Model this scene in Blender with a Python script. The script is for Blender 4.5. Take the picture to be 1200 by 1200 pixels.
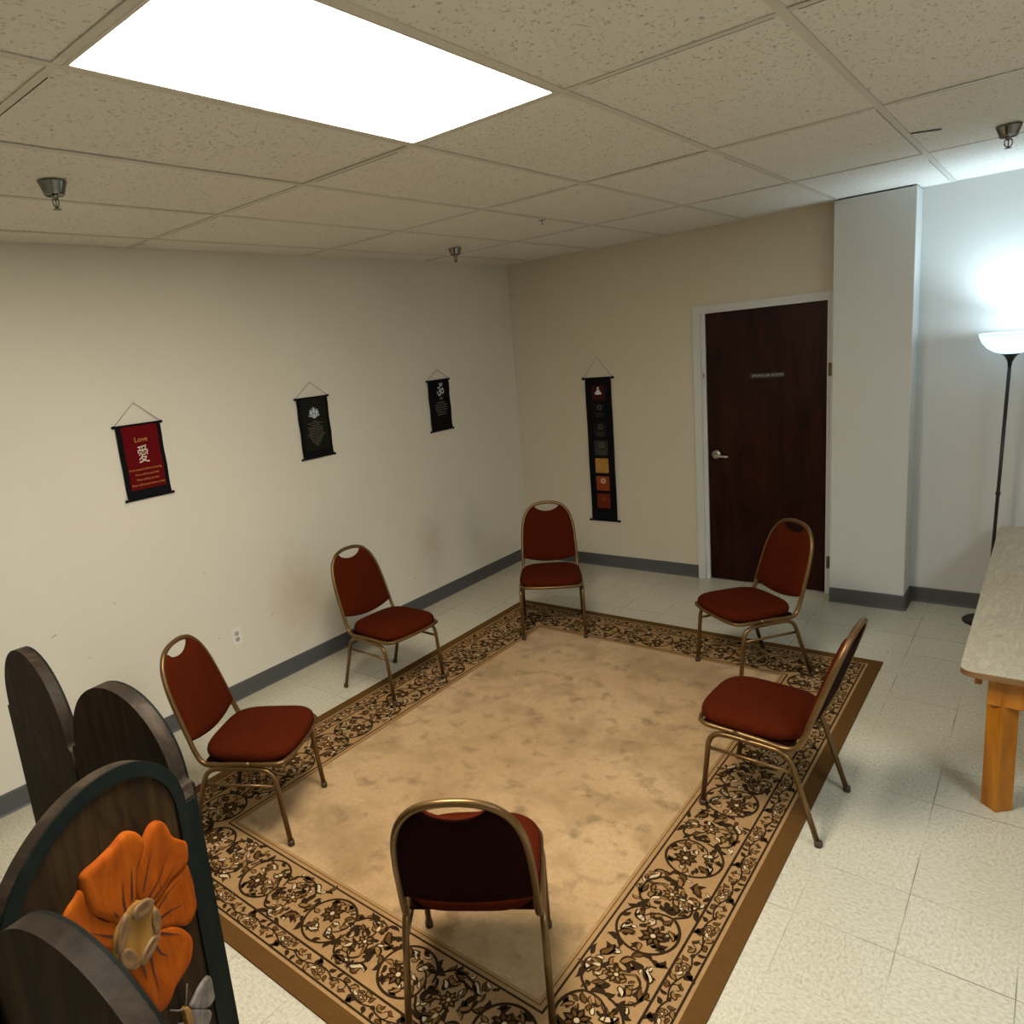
import bpy, bmesh, math, random
from mathutils import Vector, Matrix
PI = math.pi
R = math.radians
for o in list(bpy.data.objects):
    bpy.data.objects.remove(o)
S = bpy.context.scene
C = S.collection

# ---------------------------------------------------------------- camera
cam_data = bpy.data.cameras.new('camera')
cam = bpy.data.objects.new('camera', cam_data)
C.objects.link(cam)
cam.location = (3.8768, 0.0, 2.0322)
cam.rotation_mode = 'XYZ'
cam.rotation_euler = (1.3667, 0.0985, 0.7022)
cam_data.sensor_width = 36
cam_data.lens = 840.35 / 1200 * 36
cam_data.shift_x = (600 - 513.18) / 1200
cam_data.shift_y = (588.99 - 600) / 1200
cam_data.clip_start = 0.02
S.camera = cam

# ---------------------------------------------------------------- world, exposure, light levels
w = bpy.data.worlds.new('world')
S.world = w
w.use_nodes = True
w.node_tree.nodes['Background'].inputs['Color'].default_value = (0.02, 0.02, 0.022, 1)
w.node_tree.nodes['Background'].inputs['Strength'].default_value = 0.1
S.view_settings.view_transform = 'Standard'
S.view_settings.look = 'None'
S.view_settings.gamma = 1
S.view_settings.use_curve_mapping = False
S.view_settings.exposure = 0.0
PANEL_EMIT = 42.0              # ceiling troffer above the rug
PANEL_COL = (1.0, 0.90, 0.74)
PANEL2_EMIT = 27.0
PANEL2_COL = (0.84, 0.95, 1.0)              # second troffer in the part of the room to the right
LAMP_W = 40.0                  # bulb of the floor lamp
LAMP_COL = (0.66, 0.87, 1.0)
BOWL_EMIT = 0.45

# ---------------------------------------------------------------- materials
def mat(name, col=(0.5, 0.5, 0.5), rough=0.6, metal=0.0, spec=0.5, emit=None, estr=0.0):
    m = bpy.data.materials.new(name)
    m.use_nodes = True
    b = m.node_tree.nodes['Principled BSDF']
    b.inputs['Base Color'].default_value = (*col, 1)
    b.inputs['Roughness'].default_value = rough
    b.inputs['Metallic'].default_value = metal
    b.inputs['Specular IOR Level'].default_value = spec
    if emit:
        b.inputs['Emission Color'].default_value = (*emit, 1)
        b.inputs['Emission Strength'].default_value = estr
    return m


class NT:
    """small helper for building node graphs"""
    def __init__(s, m):
        s.t = m.node_tree
        s.b = s.t.nodes['Principled BSDF']
        s.co = s.t.nodes.new('ShaderNodeTexCoord').outputs['Object']

    def n(s, kind, **kw):
        nd = s.t.nodes.new(kind)
        for k, v in kw.items():
            setattr(nd, k, v)
        return nd

    def link(s, a, b):
        s.t.links.new(a, b)

    def mapping(s, scale=(1, 1, 1), rot=(0, 0, 0), loc=(0, 0, 0), src=None):
        nd = s.n('ShaderNodeMapping')
        nd.inputs['Scale'].default_value = scale
        nd.inputs['Rotation'].default_value = rot
        nd.inputs['Location'].default_value = loc
        s.link(src or s.co, nd.inputs['Vector'])
        return nd.outputs[0]

    def noise(s, scale, detail=4, rough=0.55, src=None, dist=0.0):
        nd = s.n('ShaderNodeTexNoise')
        nd.inputs['Scale'].default_value = scale
        nd.inputs['Detail'].default_value = detail
        nd.inputs['Roughness'].default_value = rough
        nd.inputs['Distortion'].default_value = dist
        s.link(src or s.co, nd.inputs['Vector'])
        return nd.outputs['Fac']

    def ramp(s, fac, stops):
        nd = s.n('ShaderNodeValToRGB')
        e = nd.color_ramp.elements
        while len(e) > 2:
            e.remove(e[0])
        for i, (p, c) in enumerate(stops):
            if i < 2:
                el = e[i]
                el.position = p
            else:
                el = e.new(p)
            c = c if isinstance(c, (tuple, list)) else (c, c, c)
            el.color = (*c[:3], 1)
        s.link(fac, nd.inputs[0])
        return nd.outputs[0]

    def mix(s, fac, a, b, mode='MIX'):
        nd = s.n('ShaderNodeMix', data_type='RGBA', blend_type=mode)
        for sock, v in ((nd.inputs[0], fac), (nd.inputs[6], a), (nd.inputs[7], b)):
            if isinstance(v, (int, float)):
                sock.default_value = v if sock == nd.inputs[0] else (v, v, v, 1)
            elif isinstance(v, tuple):
                sock.default_value = (*v, 1)
            else:
                s.link(v, sock)
        return nd.outputs[2]

    def math(s, op, a, b=None, clamp=False):
        nd = s.n('ShaderNodeMath', operation=op)
        nd.use_clamp = clamp
        for i, v in enumerate((a, b)):
            if v is None:
                continue
            if isinstance(v, (int, float)):
                nd.inputs[i].default_value = v
            else:
                s.link(v, nd.inputs[i])
        return nd.outputs[0]

    def blob(s, c, r, soft=0.6):
        """1 inside an ellipsoid at c with radii r, fading out; used for stains"""
        m_ = s.mapping(scale=(1 / r[0], 1 / r[1], 1 / r[2]), loc=(-c[0] / r[0], -c[1] / r[1], -c[2] / r[2]))
        ln = s.n('ShaderNodeVectorMath', operation='LENGTH')
        nz = s.n('ShaderNodeTexNoise')
        nz.inputs['Scale'].default_value = 9
        nz.inputs['Detail'].default_value = 3
        s.link(s.co, nz.inputs['Vector'])
        s.link(m_, ln.inputs[0])
        d = s.math('ADD', ln.outputs['Value'], s.math('MULTIPLY', nz.outputs['Fac'], 0.5))
        return s.ramp(d, [(0.25, 1.0), (0.25 + soft, 0.0)])

    def color(s, v):
        s.link(v, s.b.inputs['Base Color'])

    def rough(s, v):
        s.link(v, s.b.inputs['Roughness'])

    def bump(s, h, strength=0.3, dist=0.002):
        nd = s.n('ShaderNodeBump')
        nd.inputs['Strength'].default_value = strength
        nd.inputs['Distance'].default_value = dist
        s.link(h, nd.inputs['Height'])
        s.link(nd.outputs[0], s.b.inputs['Normal'])


def wall_mat(name, col, stains=()):
    m = mat(name, col, 0.55, spec=0.3)
    t = NT(m)
    base = t.mix(t.noise(1.3, 3), tuple(c * 0.95 for c in col), tuple(min(1, c * 1.04) for c in col))
    for (c, r, k, scol) in stains:
        base = t.mix(t.math('MULTIPLY', t.blob(c, r), k), base, scol)
    t.color(base)
    t.bump(t.noise(120, 3), 0.15, 0.001)
    return m


M = {}
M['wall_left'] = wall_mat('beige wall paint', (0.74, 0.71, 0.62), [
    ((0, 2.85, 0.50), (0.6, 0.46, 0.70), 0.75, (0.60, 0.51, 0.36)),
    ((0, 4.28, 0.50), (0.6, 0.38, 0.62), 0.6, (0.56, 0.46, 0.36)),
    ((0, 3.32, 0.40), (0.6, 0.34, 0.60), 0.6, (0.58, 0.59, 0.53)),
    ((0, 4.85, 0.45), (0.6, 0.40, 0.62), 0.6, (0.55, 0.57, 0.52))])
M['wall_back'] = wall_mat('tan wall paint', (0.64, 0.58, 0.47))
M['wall_grey'] = wall_mat('pale grey wall paint', (0.62, 0.62, 0.60))

m = mat('vinyl composition tile', (0.6, 0.56, 0.46), 0.3, spec=0.45)
t = NT(m)
tx = t.mapping(loc=(-3.581, -2.341, 0))
sep = t.n('ShaderNodeSeparateXYZ')
t.link(tx, sep.inputs[0])
u = t.math('DIVIDE', sep.outputs[0], 0.3048)
v = t.math('DIVIDE', sep.outputs[1], 0.3048)
cu = t.math('FLOOR', u)
cv = t.math('FLOOR', v)
comb = t.n('ShaderNodeCombineXYZ')
t.link(cu, comb.inputs[0]); t.link(cv, comb.inputs[1])
wn = t.n('ShaderNodeTexWhiteNoise', noise_dimensions='3D')
t.link(comb.outputs[0], wn.inputs['Vector'])
def edge(x):
    f = t.math('FRACT', x)
    return t.math('MINIMUM', f, t.math('SUBTRACT', 1.0, f))
dist = t.math('MINIMUM', edge(u), edge(v))
line = t.ramp(dist, [(0.0, 1.0), (0.0035, 0.9), (0.0075, 0.0)])
faint = t.ramp(t.noise(1.9, 2), [(0.44, 0.12), (0.60, 0.85)])
line = t.math('MULTIPLY', line, faint)
# marbled chips, alternating grain direction tile by tile
alt = t.math('MODULO', t.math('ABSOLUTE', t.math('ADD', cu, cv)), 2.0)
g1 = t.noise(1.0, 4, 0.65, t.mapping(scale=(105, 58, 1)), 0.25)
g2 = t.noise(1.0, 4, 0.65, t.mapping(scale=(58, 105, 1)), 0.25)
mixn = t.n('ShaderNodeMix')
t.link(alt, mixn.inputs[0]); t.link(g1, mixn.inputs[2]); t.link(g2, mixn.inputs[3])
grain = mixn.outputs[0]
col = t.ramp(grain, [(0.32, (0.38, 0.36, 0.27)), (0.47, (0.56, 0.53, 0.42)), (0.62, (0.68, 0.65, 0.54))])
col = t.mix(0.35, col, t.ramp(wn.outputs['Value'], [(0, (0.51, 0.485, 0.385)), (1, (0.60, 0.57, 0.46))]))
specks = t.ramp(t.noise(48, 1), [(0.20, 1.0), (0.215, 0.0)])
col = t.mix(t.math('MULTIPLY', specks, 0.6), col, (0.12, 0.10, 0.08))
grime = t.ramp(t.noise(1.7, 2, 0.5), [(0.45, 0.0), (0.8, 0.12)])
col = t.mix(grime, col, (0.38, 0.35, 0.29))
# the dark open joint near the table
scr = t.blob((3.583, 3.66, 0), (0.004, 0.42, 1), 0.5)
col = t.mix(line, col, (0.11, 0.09, 0.07))
t.color(col)
t.rough(t.ramp(t.noise(3, 2), [(0.3, 0.19), (0.7, 0.27)]))
t.bump(t.math('ADD', t.math('MULTIPLY', line, -1.0), t.math('MULTIPLY', t.noise(6, 2), 0.6)), 0.25, 0.0015)
M['floor'] = m

m = mat('acoustic ceiling tile', (0.62, 0.60, 0.55), 0.9, spec=0.1)
t = NT(m)
pit = t.noise(1.0, 3, 0.6, t.mapping(scale=(88, 64, 1)), 0.8)
pits = t.ramp(pit, [(0.33, 0.0), (0.40, 1.0)])
fine = t.noise(260, 3)
col = t.mix(pits, (0.46, 0.42, 0.35), (0.82, 0.80, 0.75))
col = t.mix(t.ramp(t.noise(0.9, 3), [(0.35, 0.0), (0.7, 0.5)]), col, (0.50, 0.46, 0.38), 'MULTIPLY') if False else col
col = t.mix(t.math('MULTIPLY', t.noise(1.1, 3), 0.25), col, (0.70, 0.63, 0.52))
t.color(col)
t.bump(t.math('ADD', t.math('MULTIPLY', pits, 1.5), t.math('MULTIPLY', fine, 0.5)), 0.6, 0.003)
M['ceil_tile'] = m
M['grid'] = mat('ceiling grid paint', (0.66, 0.62, 0.55), 0.5, spec=0.3)
M['gap_and_shade'] = mat('dark gap and painted shade', (0.03, 0.025, 0.02), 0.9)  # near-black for slits and slots, and for shade painted beside the grid bars
M['plenum'] = mat('plenum', (0.1, 0.1, 0.1), 0.9)
M['baseboard'] = mat('grey rubber cove base', (0.085, 0.086, 0.090), 0.55)
M['trim_paint'] = mat('white trim paint', (0.62, 0.63, 0.62), 0.4)

m = mat('dark red brown door veneer', (0.04, 0.012, 0.007), 0.33, spec=0.18)
t = NT(m)
g = t.noise(1.0, 5, 0.6, t.mapping(scale=(7, 1, 1.4)), 1.5)
t.color(t.ramp(g, [(0.25, (0.007, 0.0010, 0.0006)), (0.5, (0.020, 0.0032, 0.0016)), (0.75, (0.038, 0.008, 0.0035))]))
t.rough(t.ramp(t.noise(4, 3), [(0.3, 0.3), (0.7, 0.42)]))
M['door'] = m
M['chrome'] = mat('brushed nickel', (0.62, 0.60, 0.55), 0.28, 1.0)
M['dark_chrome'] = mat('chrome', (0.24, 0.23, 0.21), 0.14, 1.0)
M['sign'] = mat('black engraved plastic', (0.016, 0.018, 0.017), 0.4)
M['sign_text'] = mat('engraved lettering', (0.40, 0.39, 0.36), 0.6)
M['brass'] = mat('worn brass hinge', (0.20, 0.16, 0.10), 0.45, 0.8)

m = mat('champagne gold painted tube', (0.30, 0.19, 0.085), 0.36, 0.65)
t = NT(m)
t.color(t.ramp(t.noise(9, 3), [(0.3, (0.14, 0.078, 0.026)), (0.7, (0.20, 0.115, 0.042))]))
M['gold'] = m
m = mat('rust red woven upholstery', (0.16, 0.03, 0.014), 0.95, spec=0.04)
t = NT(m)
wv = t.noise(420, 2)
t.color(t.mix(t.noise(60, 3, 0.7), (0.042, 0.0052, 0.0013), (0.084, 0.0128, 0.0030)))
t.b.inputs['Sheen Weight'].default_value = 0.0
t.b.inputs['Sheen Tint'].default_value = (0.9, 0.35, 0.15, 1)
t.bump(wv, 0.5, 0.0015)
M['fabric'] = m
M['back_shaded'] = m2 = mat('rust red darkened by painted shade', (0.012, 0.0018, 0.001), 0.9, spec=0.05)  # same upholstery as the front, with the shade on the back painted in
M['cap'] = mat('brown chair foot cap', (0.055, 0.032, 0.014), 0.6)
M['rubber'] = mat('dark rubber', (0.02, 0.018, 0.016), 0.7)

def wood(name, c1, c2, c3, scale=(3, 3, 26), rough=0.5, spec=0.35, bump=0.25):
    m = mat(name, c2, rough, spec=spec)
    t = NT(m)
    g = t.noise(1.0, 6, 0.65, t.mapping(scale=scale), 1.2)
    t.color(t.ramp(g, [(0.28, c1), (0.5, c2), (0.72, c3)]))
    t.bump(g, bump, 0.002)
    return m
M['screen_face'] = wood('dark brown stained wood', (0.006, 0.003, 0.001), (0.027, 0.0135, 0.004), (0.060, 0.033, 0.011), (16, 16, 2.2), 0.7, 0.15)
M['screen_edge'] = wood('worn brown wood edge', (0.010, 0.0065, 0.004), (0.027, 0.018, 0.011), (0.065, 0.046, 0.030), (9, 9, 9), 0.62, 0.2)
M['screen_rim'] = wood('dark green painted wood', (0.003, 0.005, 0.0045), (0.006, 0.010, 0.009), (0.011, 0.016, 0.014), (10, 10, 3), 0.7, 0.12)
M['petal'] = wood('burnt orange painted wood', (0.20, 0.034, 0.001), (0.31, 0.062, 0.002), (0.40, 0.095, 0.003), (14, 14, 5), 0.75, 0.12, 0.25)
M['petal_vein'] = mat('dark red vein paint', (0.05, 0.006, 0.002), 0.6)
M['flower_gold'] = wood('gold brown painted wood', (0.19, 0.085, 0.012), (0.28, 0.135, 0.024), (0.36, 0.19, 0.04), (14, 14, 9), 0.5)
M['flower_tan'] = wood('tan painted wood', (0.12, 0.065, 0.024), (0.18, 0.10, 0.042), (0.23, 0.135, 0.06), (14, 14, 9), 0.5)
M['wing'] = wood('grey white painted wood', (0.07, 0.058, 0.05), (0.14, 0.125, 0.11), (0.24, 0.22, 0.20), (18, 18, 9), 0.55)
M['oak'] = wood('orange varnished pine', (0.30, 0.095, 0.005), (0.42, 0.15, 0.008), (0.54, 0.22, 0.018), (14, 14, 1.6), 0.35)
m = mat('birch patterned laminate', (0.55, 0.46, 0.34), 0.30, spec=0.5)
t = NT(m)
g = t.noise(1.0, 5, 0.6, t.mapping(scale=(9, 2.6, 4)), 3.0)
h = t.noise(1.0, 5, 0.6, t.mapping(scale=(60, 12, 4)), 0.5)
col = t.ramp(g, [(0.30, (0.33, 0.27, 0.17)), (0.45, (0.52, 0.46, 0.33)), (0.50, (0.38, 0.32, 0.21)), (0.56, (0.60, 0.53, 0.39)), (0.62, (0.46, 0.39, 0.27)), (0.8, (0.50, 0.43, 0.30))])
t.color(t.mix(0.25, col, t.ramp(h, [(0.3, (0.34, 0.27, 0.18)), (0.7, (0.58, 0.51, 0.39))])))
M['laminate'] = m
M['ply_edge'] = wood('brown edge band', (0.14, 0.075, 0.03), (0.22, 0.12, 0.05), (0.30, 0.17, 0.08), (4, 4, 60), 0.5)

M['banner_black'] = mat('black cotton cloth', (0.006, 0.006, 0.008), 0.9, spec=0.1)
M['banner_green'] = mat('blackish green printed cloth', (0.012, 0.014, 0.009), 0.9, spec=0.1)
M['banner_red'] = mat('deep red printed cloth', (0.12, 0.003, 0.005), 0.9, spec=0.1)
M['print_gold'] = mat('gold print', (0.52, 0.23, 0.05), 0.8)
M['print_cream'] = mat('cream print', (0.70, 0.60, 0.48), 0.8)
M['print_white'] = mat('white print', (0.60, 0.66, 0.70), 0.8)
M['print_blue'] = mat('blue grey print', (0.22, 0.28, 0.32), 0.8)
M['print_grey'] = mat('grey print', (0.26, 0.23, 0.19), 0.8)
M['print_dim'] = mat('dim grey print', (0.085, 0.085, 0.075), 0.8)
M['cord'] = mat('dark hanging cord', (0.05, 0.04, 0.03), 0.8)
M['plate'] = mat('white plastic', (0.80, 0.80, 0.76), 0.35)
M['plate_grey'] = mat('grey socket face', (0.46, 0.45, 0.43), 0.5)
M['scuff'] = mat('scuff mark', (0.14, 0.115, 0.09), 0.8)
M['black_metal'] = mat('black lamp enamel', (0.008, 0.008, 0.009), 0.35)
M['panel_glow'] = mat('lit acrylic diffuser', (0.8, 0.8, 0.8), 0.5, emit=PANEL_COL, estr=PANEL_EMIT)
M['panel_glow2'] = mat('lit acrylic diffuser dimmer', (0.8, 0.8, 0.8), 0.5, emit=PANEL2_COL, estr=PANEL2_EMIT)
M['panel_frame'] = mat('white troffer frame', (0.66, 0.62, 0.54), 0.4)
m = mat('frosted lamp glass', (0.85, 0.92, 0.95), 0.35, emit=LAMP_COL, estr=BOWL_EMIT)
tb = m.node_tree
tr = tb.nodes.new('ShaderNodeBsdfTranslucent')
tr.inputs[0].default_value = (0.75, 0.85, 0.9, 1)
mx = tb.nodes.new('ShaderNodeMixShader')
mx.inputs[0].default_value = 0.45
tb.links.new(tb.nodes['Principled BSDF'].outputs[0], mx.inputs[1])
tb.links.new(tr.outputs[0], mx.inputs[2])
tb.links.new(mx.outputs[0], tb.nodes['Material Output'].inputs[0])
M['bowl'] = m
M['bulb'] = mat('lit bulb', (0.9, 0.9, 0.9), 0.5, emit=LAMP_COL, estr=12)

# rug colours
m = mat('rug field wool', (0.5, 0.34, 0.19), 0.95, spec=0.1)
t = NT(m)
st = t.ramp(t.noise(3.2, 5, 0.62, dist=0.2), [(0.47, 0.0), (0.64, 0.9)])
st2 = t.ramp(t.noise(8.0, 4, 0.6, t.mapping(loc=(4, 7, 0)), 0.15), [(0.54, 0.0), (0.70, 0.95)])
mid = t.ramp(t.noise(1.4, 2), [(0.35, (0.46, 0.295, 0.145)), (0.65, (0.55, 0.37, 0.195))])
col = t.mix(t.math('MULTIPLY', st, 0.75), mid, (0.30, 0.19, 0.085))
col = t.mix(t.ramp(t.noise(60, 3, 0.7), [(0.35, 0.30), (0.6, 0.0)]), col, (0.30, 0.19, 0.09))
col = t.mix(t.math('MULTIPLY', st2, 0.8), col, (0.22, 0.14, 0.065))
# one dark spot
col = t.mix(t.math('MULTIPLY', t.blob((2.36, 2.55, 0), (0.035, 0.03, 1), 0.5), 0.55), col, (0.12, 0.07, 0.03))
t.color(col)
t.bump(t.noise(300, 2), 0.6, 0.003)
t.b.inputs['Sheen Weight'].default_value = 0.2
M['rug_field'] = m
def rugm(name, c):
    m = mat(name, c, 0.95, spec=0.1)
    t = NT(m)
    t.color(t.mix(t.noise(45, 3, 0.7), tuple(x * 0.78 for x in c), tuple(min(1, x * 1.2) for x in c)))
    t.bump(t.noise(300, 2), 0.5, 0.003)
    return m
M['rug_tan'] = rugm('rug tan wool', (0.36, 0.215, 0.095))
M['rug_dark'] = rugm('rug dark brown wool', (0.030, 0.016, 0.006))
M['rug_brown'] = rugm('rug mid brown wool', (0.115, 0.055, 0.014))
M['rug_gold'] = rugm('rug gold brown wool', (0.25, 0.135, 0.04))
M['rug_cream'] = rugm('rug cream wool', (0.58, 0.44, 0.27))

# ---------------------------------------------------------------- mesh helpers
def add_box(bm, lo, hi, mi=0, bev=0.0, seg=2):
    vs = [bm.verts.new((x, y, z)) for x in (lo[0], hi[0]) for y in (lo[1], hi[1]) for z in (lo[2], hi[2])]
    idx = [(0, 1, 3, 2), (4, 6, 7, 5), (0, 4, 5, 1), (2, 3, 7, 6), (0, 2, 6, 4), (1, 5, 7, 3)]
    fs = [bm.faces.new([vs[i] for i in f]) for f in idx]
    for f in fs:
        f.material_index = mi
    if bev:
        es = set(e for f in fs for e in f.edges)
        r = bmesh.ops.bevel(bm, geom=list(es), offset=bev, segments=seg, affect='EDGES', profile=0.5)
        for f in r['faces']:
            f.material_index = mi
    return vs

def catmull(pts, n=6):
    P = [Vector(p) for p in pts]
    if len(P) < 3:
        return P
    out = []
    for i in range(len(P) - 1):
        p0 = P[i - 1] if i else P[0] * 2 - P[1]
        p1, p2 = P[i], P[i + 1]
        p3 = P[i + 2] if i + 2 < len(P) else P[-1] * 2 - P[-2]
        for k in range(n):
            s = k / n
            out.append(0.5 * ((2 * p1) + (p2 - p0) * s + (2 * p0 - 5 * p1 + 4 * p2 - p3) * s * s + (3 * p1 - p0 - 3 * p2 + p3) * s ** 3))
    out.append(P[-1])
    return out

def add_tube(bm, pts, r, sides=10, mi=0, closed=False, rr=None):
    P = [Vector(p) for p in pts]
    n = len(P)
    rings = []
    prev = None
    for i, p in enumerate(P):
        a = P[i - 1] if (i or closed) else P[i]
        b = P[(i + 1) % n] if (i < n - 1 or closed) else P[i]
        tg = (b - a).normalized()
        if prev is None:
            up = Vector((0, 0, 1)) if abs(tg.z) < 0.9 else Vector((1, 0, 0))
            nx = tg.cross(up).normalized()
        else:
            nx = (prev - tg * prev.dot(tg)).normalized()
        prev = nx
        ny = tg.cross(nx)
        rad = rr[i] if rr else r
        rings.append([bm.verts.new(p + (nx * math.cos(2 * PI * k / sides) + ny * math.sin(2 * PI * k / sides)) * rad) for k in range(sides)])
    m_ = n if closed else n - 1
    for i in range(m_):
        A, B = rings[i], rings[(i + 1) % n]
        for k in range(sides):
            f = bm.faces.new((A[k], A[(k + 1) % sides], B[(k + 1) % sides], B[k]))
            f.smooth = True
            f.material_index = mi
    if not closed:
        for ring in (rings[0][::-1], rings[-1]):
            f = bm.faces.new(ring)
            f.material_index = mi

def add_lathe(bm, prof, c=(0, 0, 0), seg=32, mi=0, smooth=True):
    rings = []
    for r, z in prof:
        if r < 1e-6:
            rings.append([bm.verts.new((c[0], c[1], c[2] + z))])
        else:
            rings.append([bm.verts.new((c[0] + r * math.cos(2 * PI * k / seg), c[1] + r * math.sin(2 * PI * k / seg), c[2] + z)) for k in range(seg)])
    for A, B in zip(rings, rings[1:]):
        for k in range(seg):
            k2 = (k + 1) % seg
            if len(A) == 1 and len(B) == 1:
                continue
            if len(A) == 1:
                f = bm.faces.new((A[0], B[k2], B[k]))
            elif len(B) == 1:
                f = bm.faces.new((A[k], A[k2], B[0]))
            else:
                f = bm.faces.new((A[k], A[k2], B[k2], B[k]))
            f.smooth = smooth
            f.material_index = mi

def add_poly_prism(bm, pts, fn, d0, d1, mi=0, mi_side=None, cap0=True, smooth=False):
    """extrude a 2D outline between depths d0 (back) and d1 (front); fn(u,v,d)->xyz"""
    A = [bm.verts.new(fn(u, v, d0)) for u, v in pts]
    B = [bm.verts.new(fn(u, v, d1)) for u, v in pts]
    n = len(pts)
    f = bm.faces.new(B); f.material_index = mi
    if cap0:
        f = bm.faces.new(A[::-1]); f.material_index = mi
    if smooth:
        A = [bm.verts.new(v_.co) for v_ in A]
        B = [bm.verts.new(v_.co) for v_ in B]
    for i in range(n):
        f = bm.faces.new((A[i], A[(i + 1) % n], B[(i + 1) % n], B[i]))
        f.material_index = mi if mi_side is None else mi_side
        f.smooth = smooth
    return A, B

def obj(name, bm, mats, parent=None, norm=True):
    if norm:
        bmesh.ops.recalc_face_normals(bm, faces=bm.faces)
    me = bpy.data.meshes.new(name)
    bm.to_mesh(me)
    bm.free()
    for m_ in (mats if isinstance(mats, (list, tuple)) else [mats]):
        me.materials.append(m_)
    o = bpy.data.objects.new(name, me)
    C.objects.link(o)
    if parent:
        o.parent = parent
    return o

def tag(o, label, cat, group=None):
    o['label'] = label
    o['category'] = cat
    if group:
        o['group'] = group
    return o

def thing(name, label, cat, loc=(0, 0, 0), rz=0.0, group=None):
    o = bpy.data.objects.new(name, None)
    C.objects.link(o)
    o.location = loc
    o.rotation_euler = (0, 0, rz)
    o.empty_display_size = 0.05
    return tag(o, label, cat, group)

def struct(name, bm, mats, parent=None):
    o = obj(name, bm, mats, parent)
    if not parent:
        o['kind'] = 'structure'
    return o

def text_mesh(name, body, size, matx, parent, mtx, extrude=0.0003, align='CENTER', width=None):
    cu = bpy.data.curves.new(name, 'FONT')
    cu.body = body
    cu.size = size
    cu.align_x = align
    cu.align_y = 'CENTER'
    cu.extrude = extrude
    tmp = bpy.data.objects.new(name, cu)
    C.objects.link(tmp)
    bpy.context.view_layer.update()
    dg = bpy.context.evaluated_depsgraph_get()
    me = bpy.data.meshes.new_from_object(tmp.evaluated_get(dg))
    bpy.data.objects.remove(tmp)
    if width and len(me.vertices):
        xs = [v_.co.x for v_ in me.vertices]
        k = width / max(1e-6, max(xs) - min(xs))
        for v_ in me.vertices:
            v_.co.x *= k
    me.transform(mtx)
    me.materials.clear()
    me.materials.append(matx)
    o = bpy.data.objects.new(name, me)
    C.objects.link(o)
    if parent:
        o.parent = parent
    return o

# ---------------------------------------------------------------- room shell
H = 2.7565
XR, YN = 7.0, -3.0         # far sides of the room, outside the photo
YB, YC, YR = 5.675, 5.517, 5.748
XC0, XC1 = 2.699, 3.156
DX0, DX1, DZ = 1.780, 2.650, 2.135

bm = bmesh.new()
add_box(bm, (-0.1, YN - 0.1, -0.1), (XR + 0.1, 6.2, 0.0))
struct('floor', bm, M['floor'])

bm = bmesh.new()
add_box(bm, (-0.12, YN, 0), (0.0, 6.1, H + 0.12))
for (y, z, ly, lz) in [(2.628, 0.455, .020, .004), (2.222, 0.442, .010, .006), (1.635, 0.871, .016, .004), (4.03, 0.280, .012, .008),
                       (4.35, 0.235, .045, .004), (4.47, 0.235, .012, .006), (2.194, 0.874, .003, .012), (4.18, 0.21, .05, .002),
                       (1.45, 0.62, .02, .003), (1.30, 0.80, .035, .005), (3.75, 0.17, .012, .004), (3.05, 0.80, .012, .003)]:
    add_poly_prism(bm, [(y - ly / 2, z - lz / 2), (y + ly * .4, z - lz * .3 + ly * .2), (y + ly / 2, z + lz / 2 + ly * .2), (y - ly * .3, z + lz * .4)],
                   lambda u_, v_, d: (d, u_, v_), -0.001, 0.0004, 1)
struct('wall_left', bm, [M['wall_left'], M['scuff']])

bm = bmesh.new()
add_box(bm, (-0.1, YB, 0), (DX0 - 0.03, YB + 0.12, H + 0.12))
add_box(bm, (DX0 - 0.03, YB, DZ + 0.03), (XC0 + 0.01, YB + 0.12, H + 0.12))
add_box(bm, (DX1 + 0.03, YB, 0), (XC0 + 0.01, YB + 0.12, H + 0.12))
struct('wall_back', bm, M['wall_back'])
bm = bmesh.new()
add_box(bm, (XC0, YC, 0), (XC1, YR + 0.05, H - 0.006), bev=0.004)
struct('wall_column', bm, M['wall_grey'])
bm = bmesh.new()
add_box(bm, (XC1 - 0.02, YR, 0), (XR, YR + 0.12, H + 0.12))
struct('wall_back_right', bm, M['wall_grey'])
bm = bmesh.new()
add_box(bm, (XR, YN, 0), (XR + 0.12, 6.1, H + 0.12))
struct('wall_right', bm, M['wall_left'])
bm = bmesh.new()
add_box(bm, (-0.1, YN - 0.12, 0), (XR + 0.1, YN, H + 0.12))
struct('wall_front', bm, M['wall_left'])

# baseboards
def base_profile(bm, a, b, nrm):
    """cove base from a to b, standing out along nrm"""
    a, b, nrm = Vector((*a, 0)), Vector((*b, 0)), Vector((*nrm, 0))
    prof = [(0, 0.0), (0.017, 0.0), (0.010, 0.008), (0.007, 0.02), (0.0065, 0.100), (0.004, 0.106), (0, 0.107)]
    A = [bm.verts.new(a + nrm * d + Vector((0, 0, z))) for d, z in prof]
    B = [bm.verts.new(b + nrm * d + Vector((0, 0, z))) for d, z in prof]
    for i in range(len(prof) - 1):
        bm.faces.new((A[i], A[i + 1], B[i + 1], B[i]))
    bm.faces.new(A[::-1]); bm.faces.new(B)
bm = bmesh.new(); base_profile(bm, (0, YN), (0, YB), (1, 0)); struct('baseboard_left', bm, M['baseboard'])
bm = bmesh.new(); base_profile(bm, (0, YB), (1.694, YB), (0, -1)); struct('baseboard_back', bm, M['baseboard'])
bm = bmesh.new(); base_profile(bm, (XC0 - 0.0, YC), (XC1 + 0.007, YC), (0, -1)); base_profile(bm, (XC1, YC - 0.007), (XC1, YR), (1, 0))
struct('baseboard_column', bm, M['baseboard'])
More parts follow.
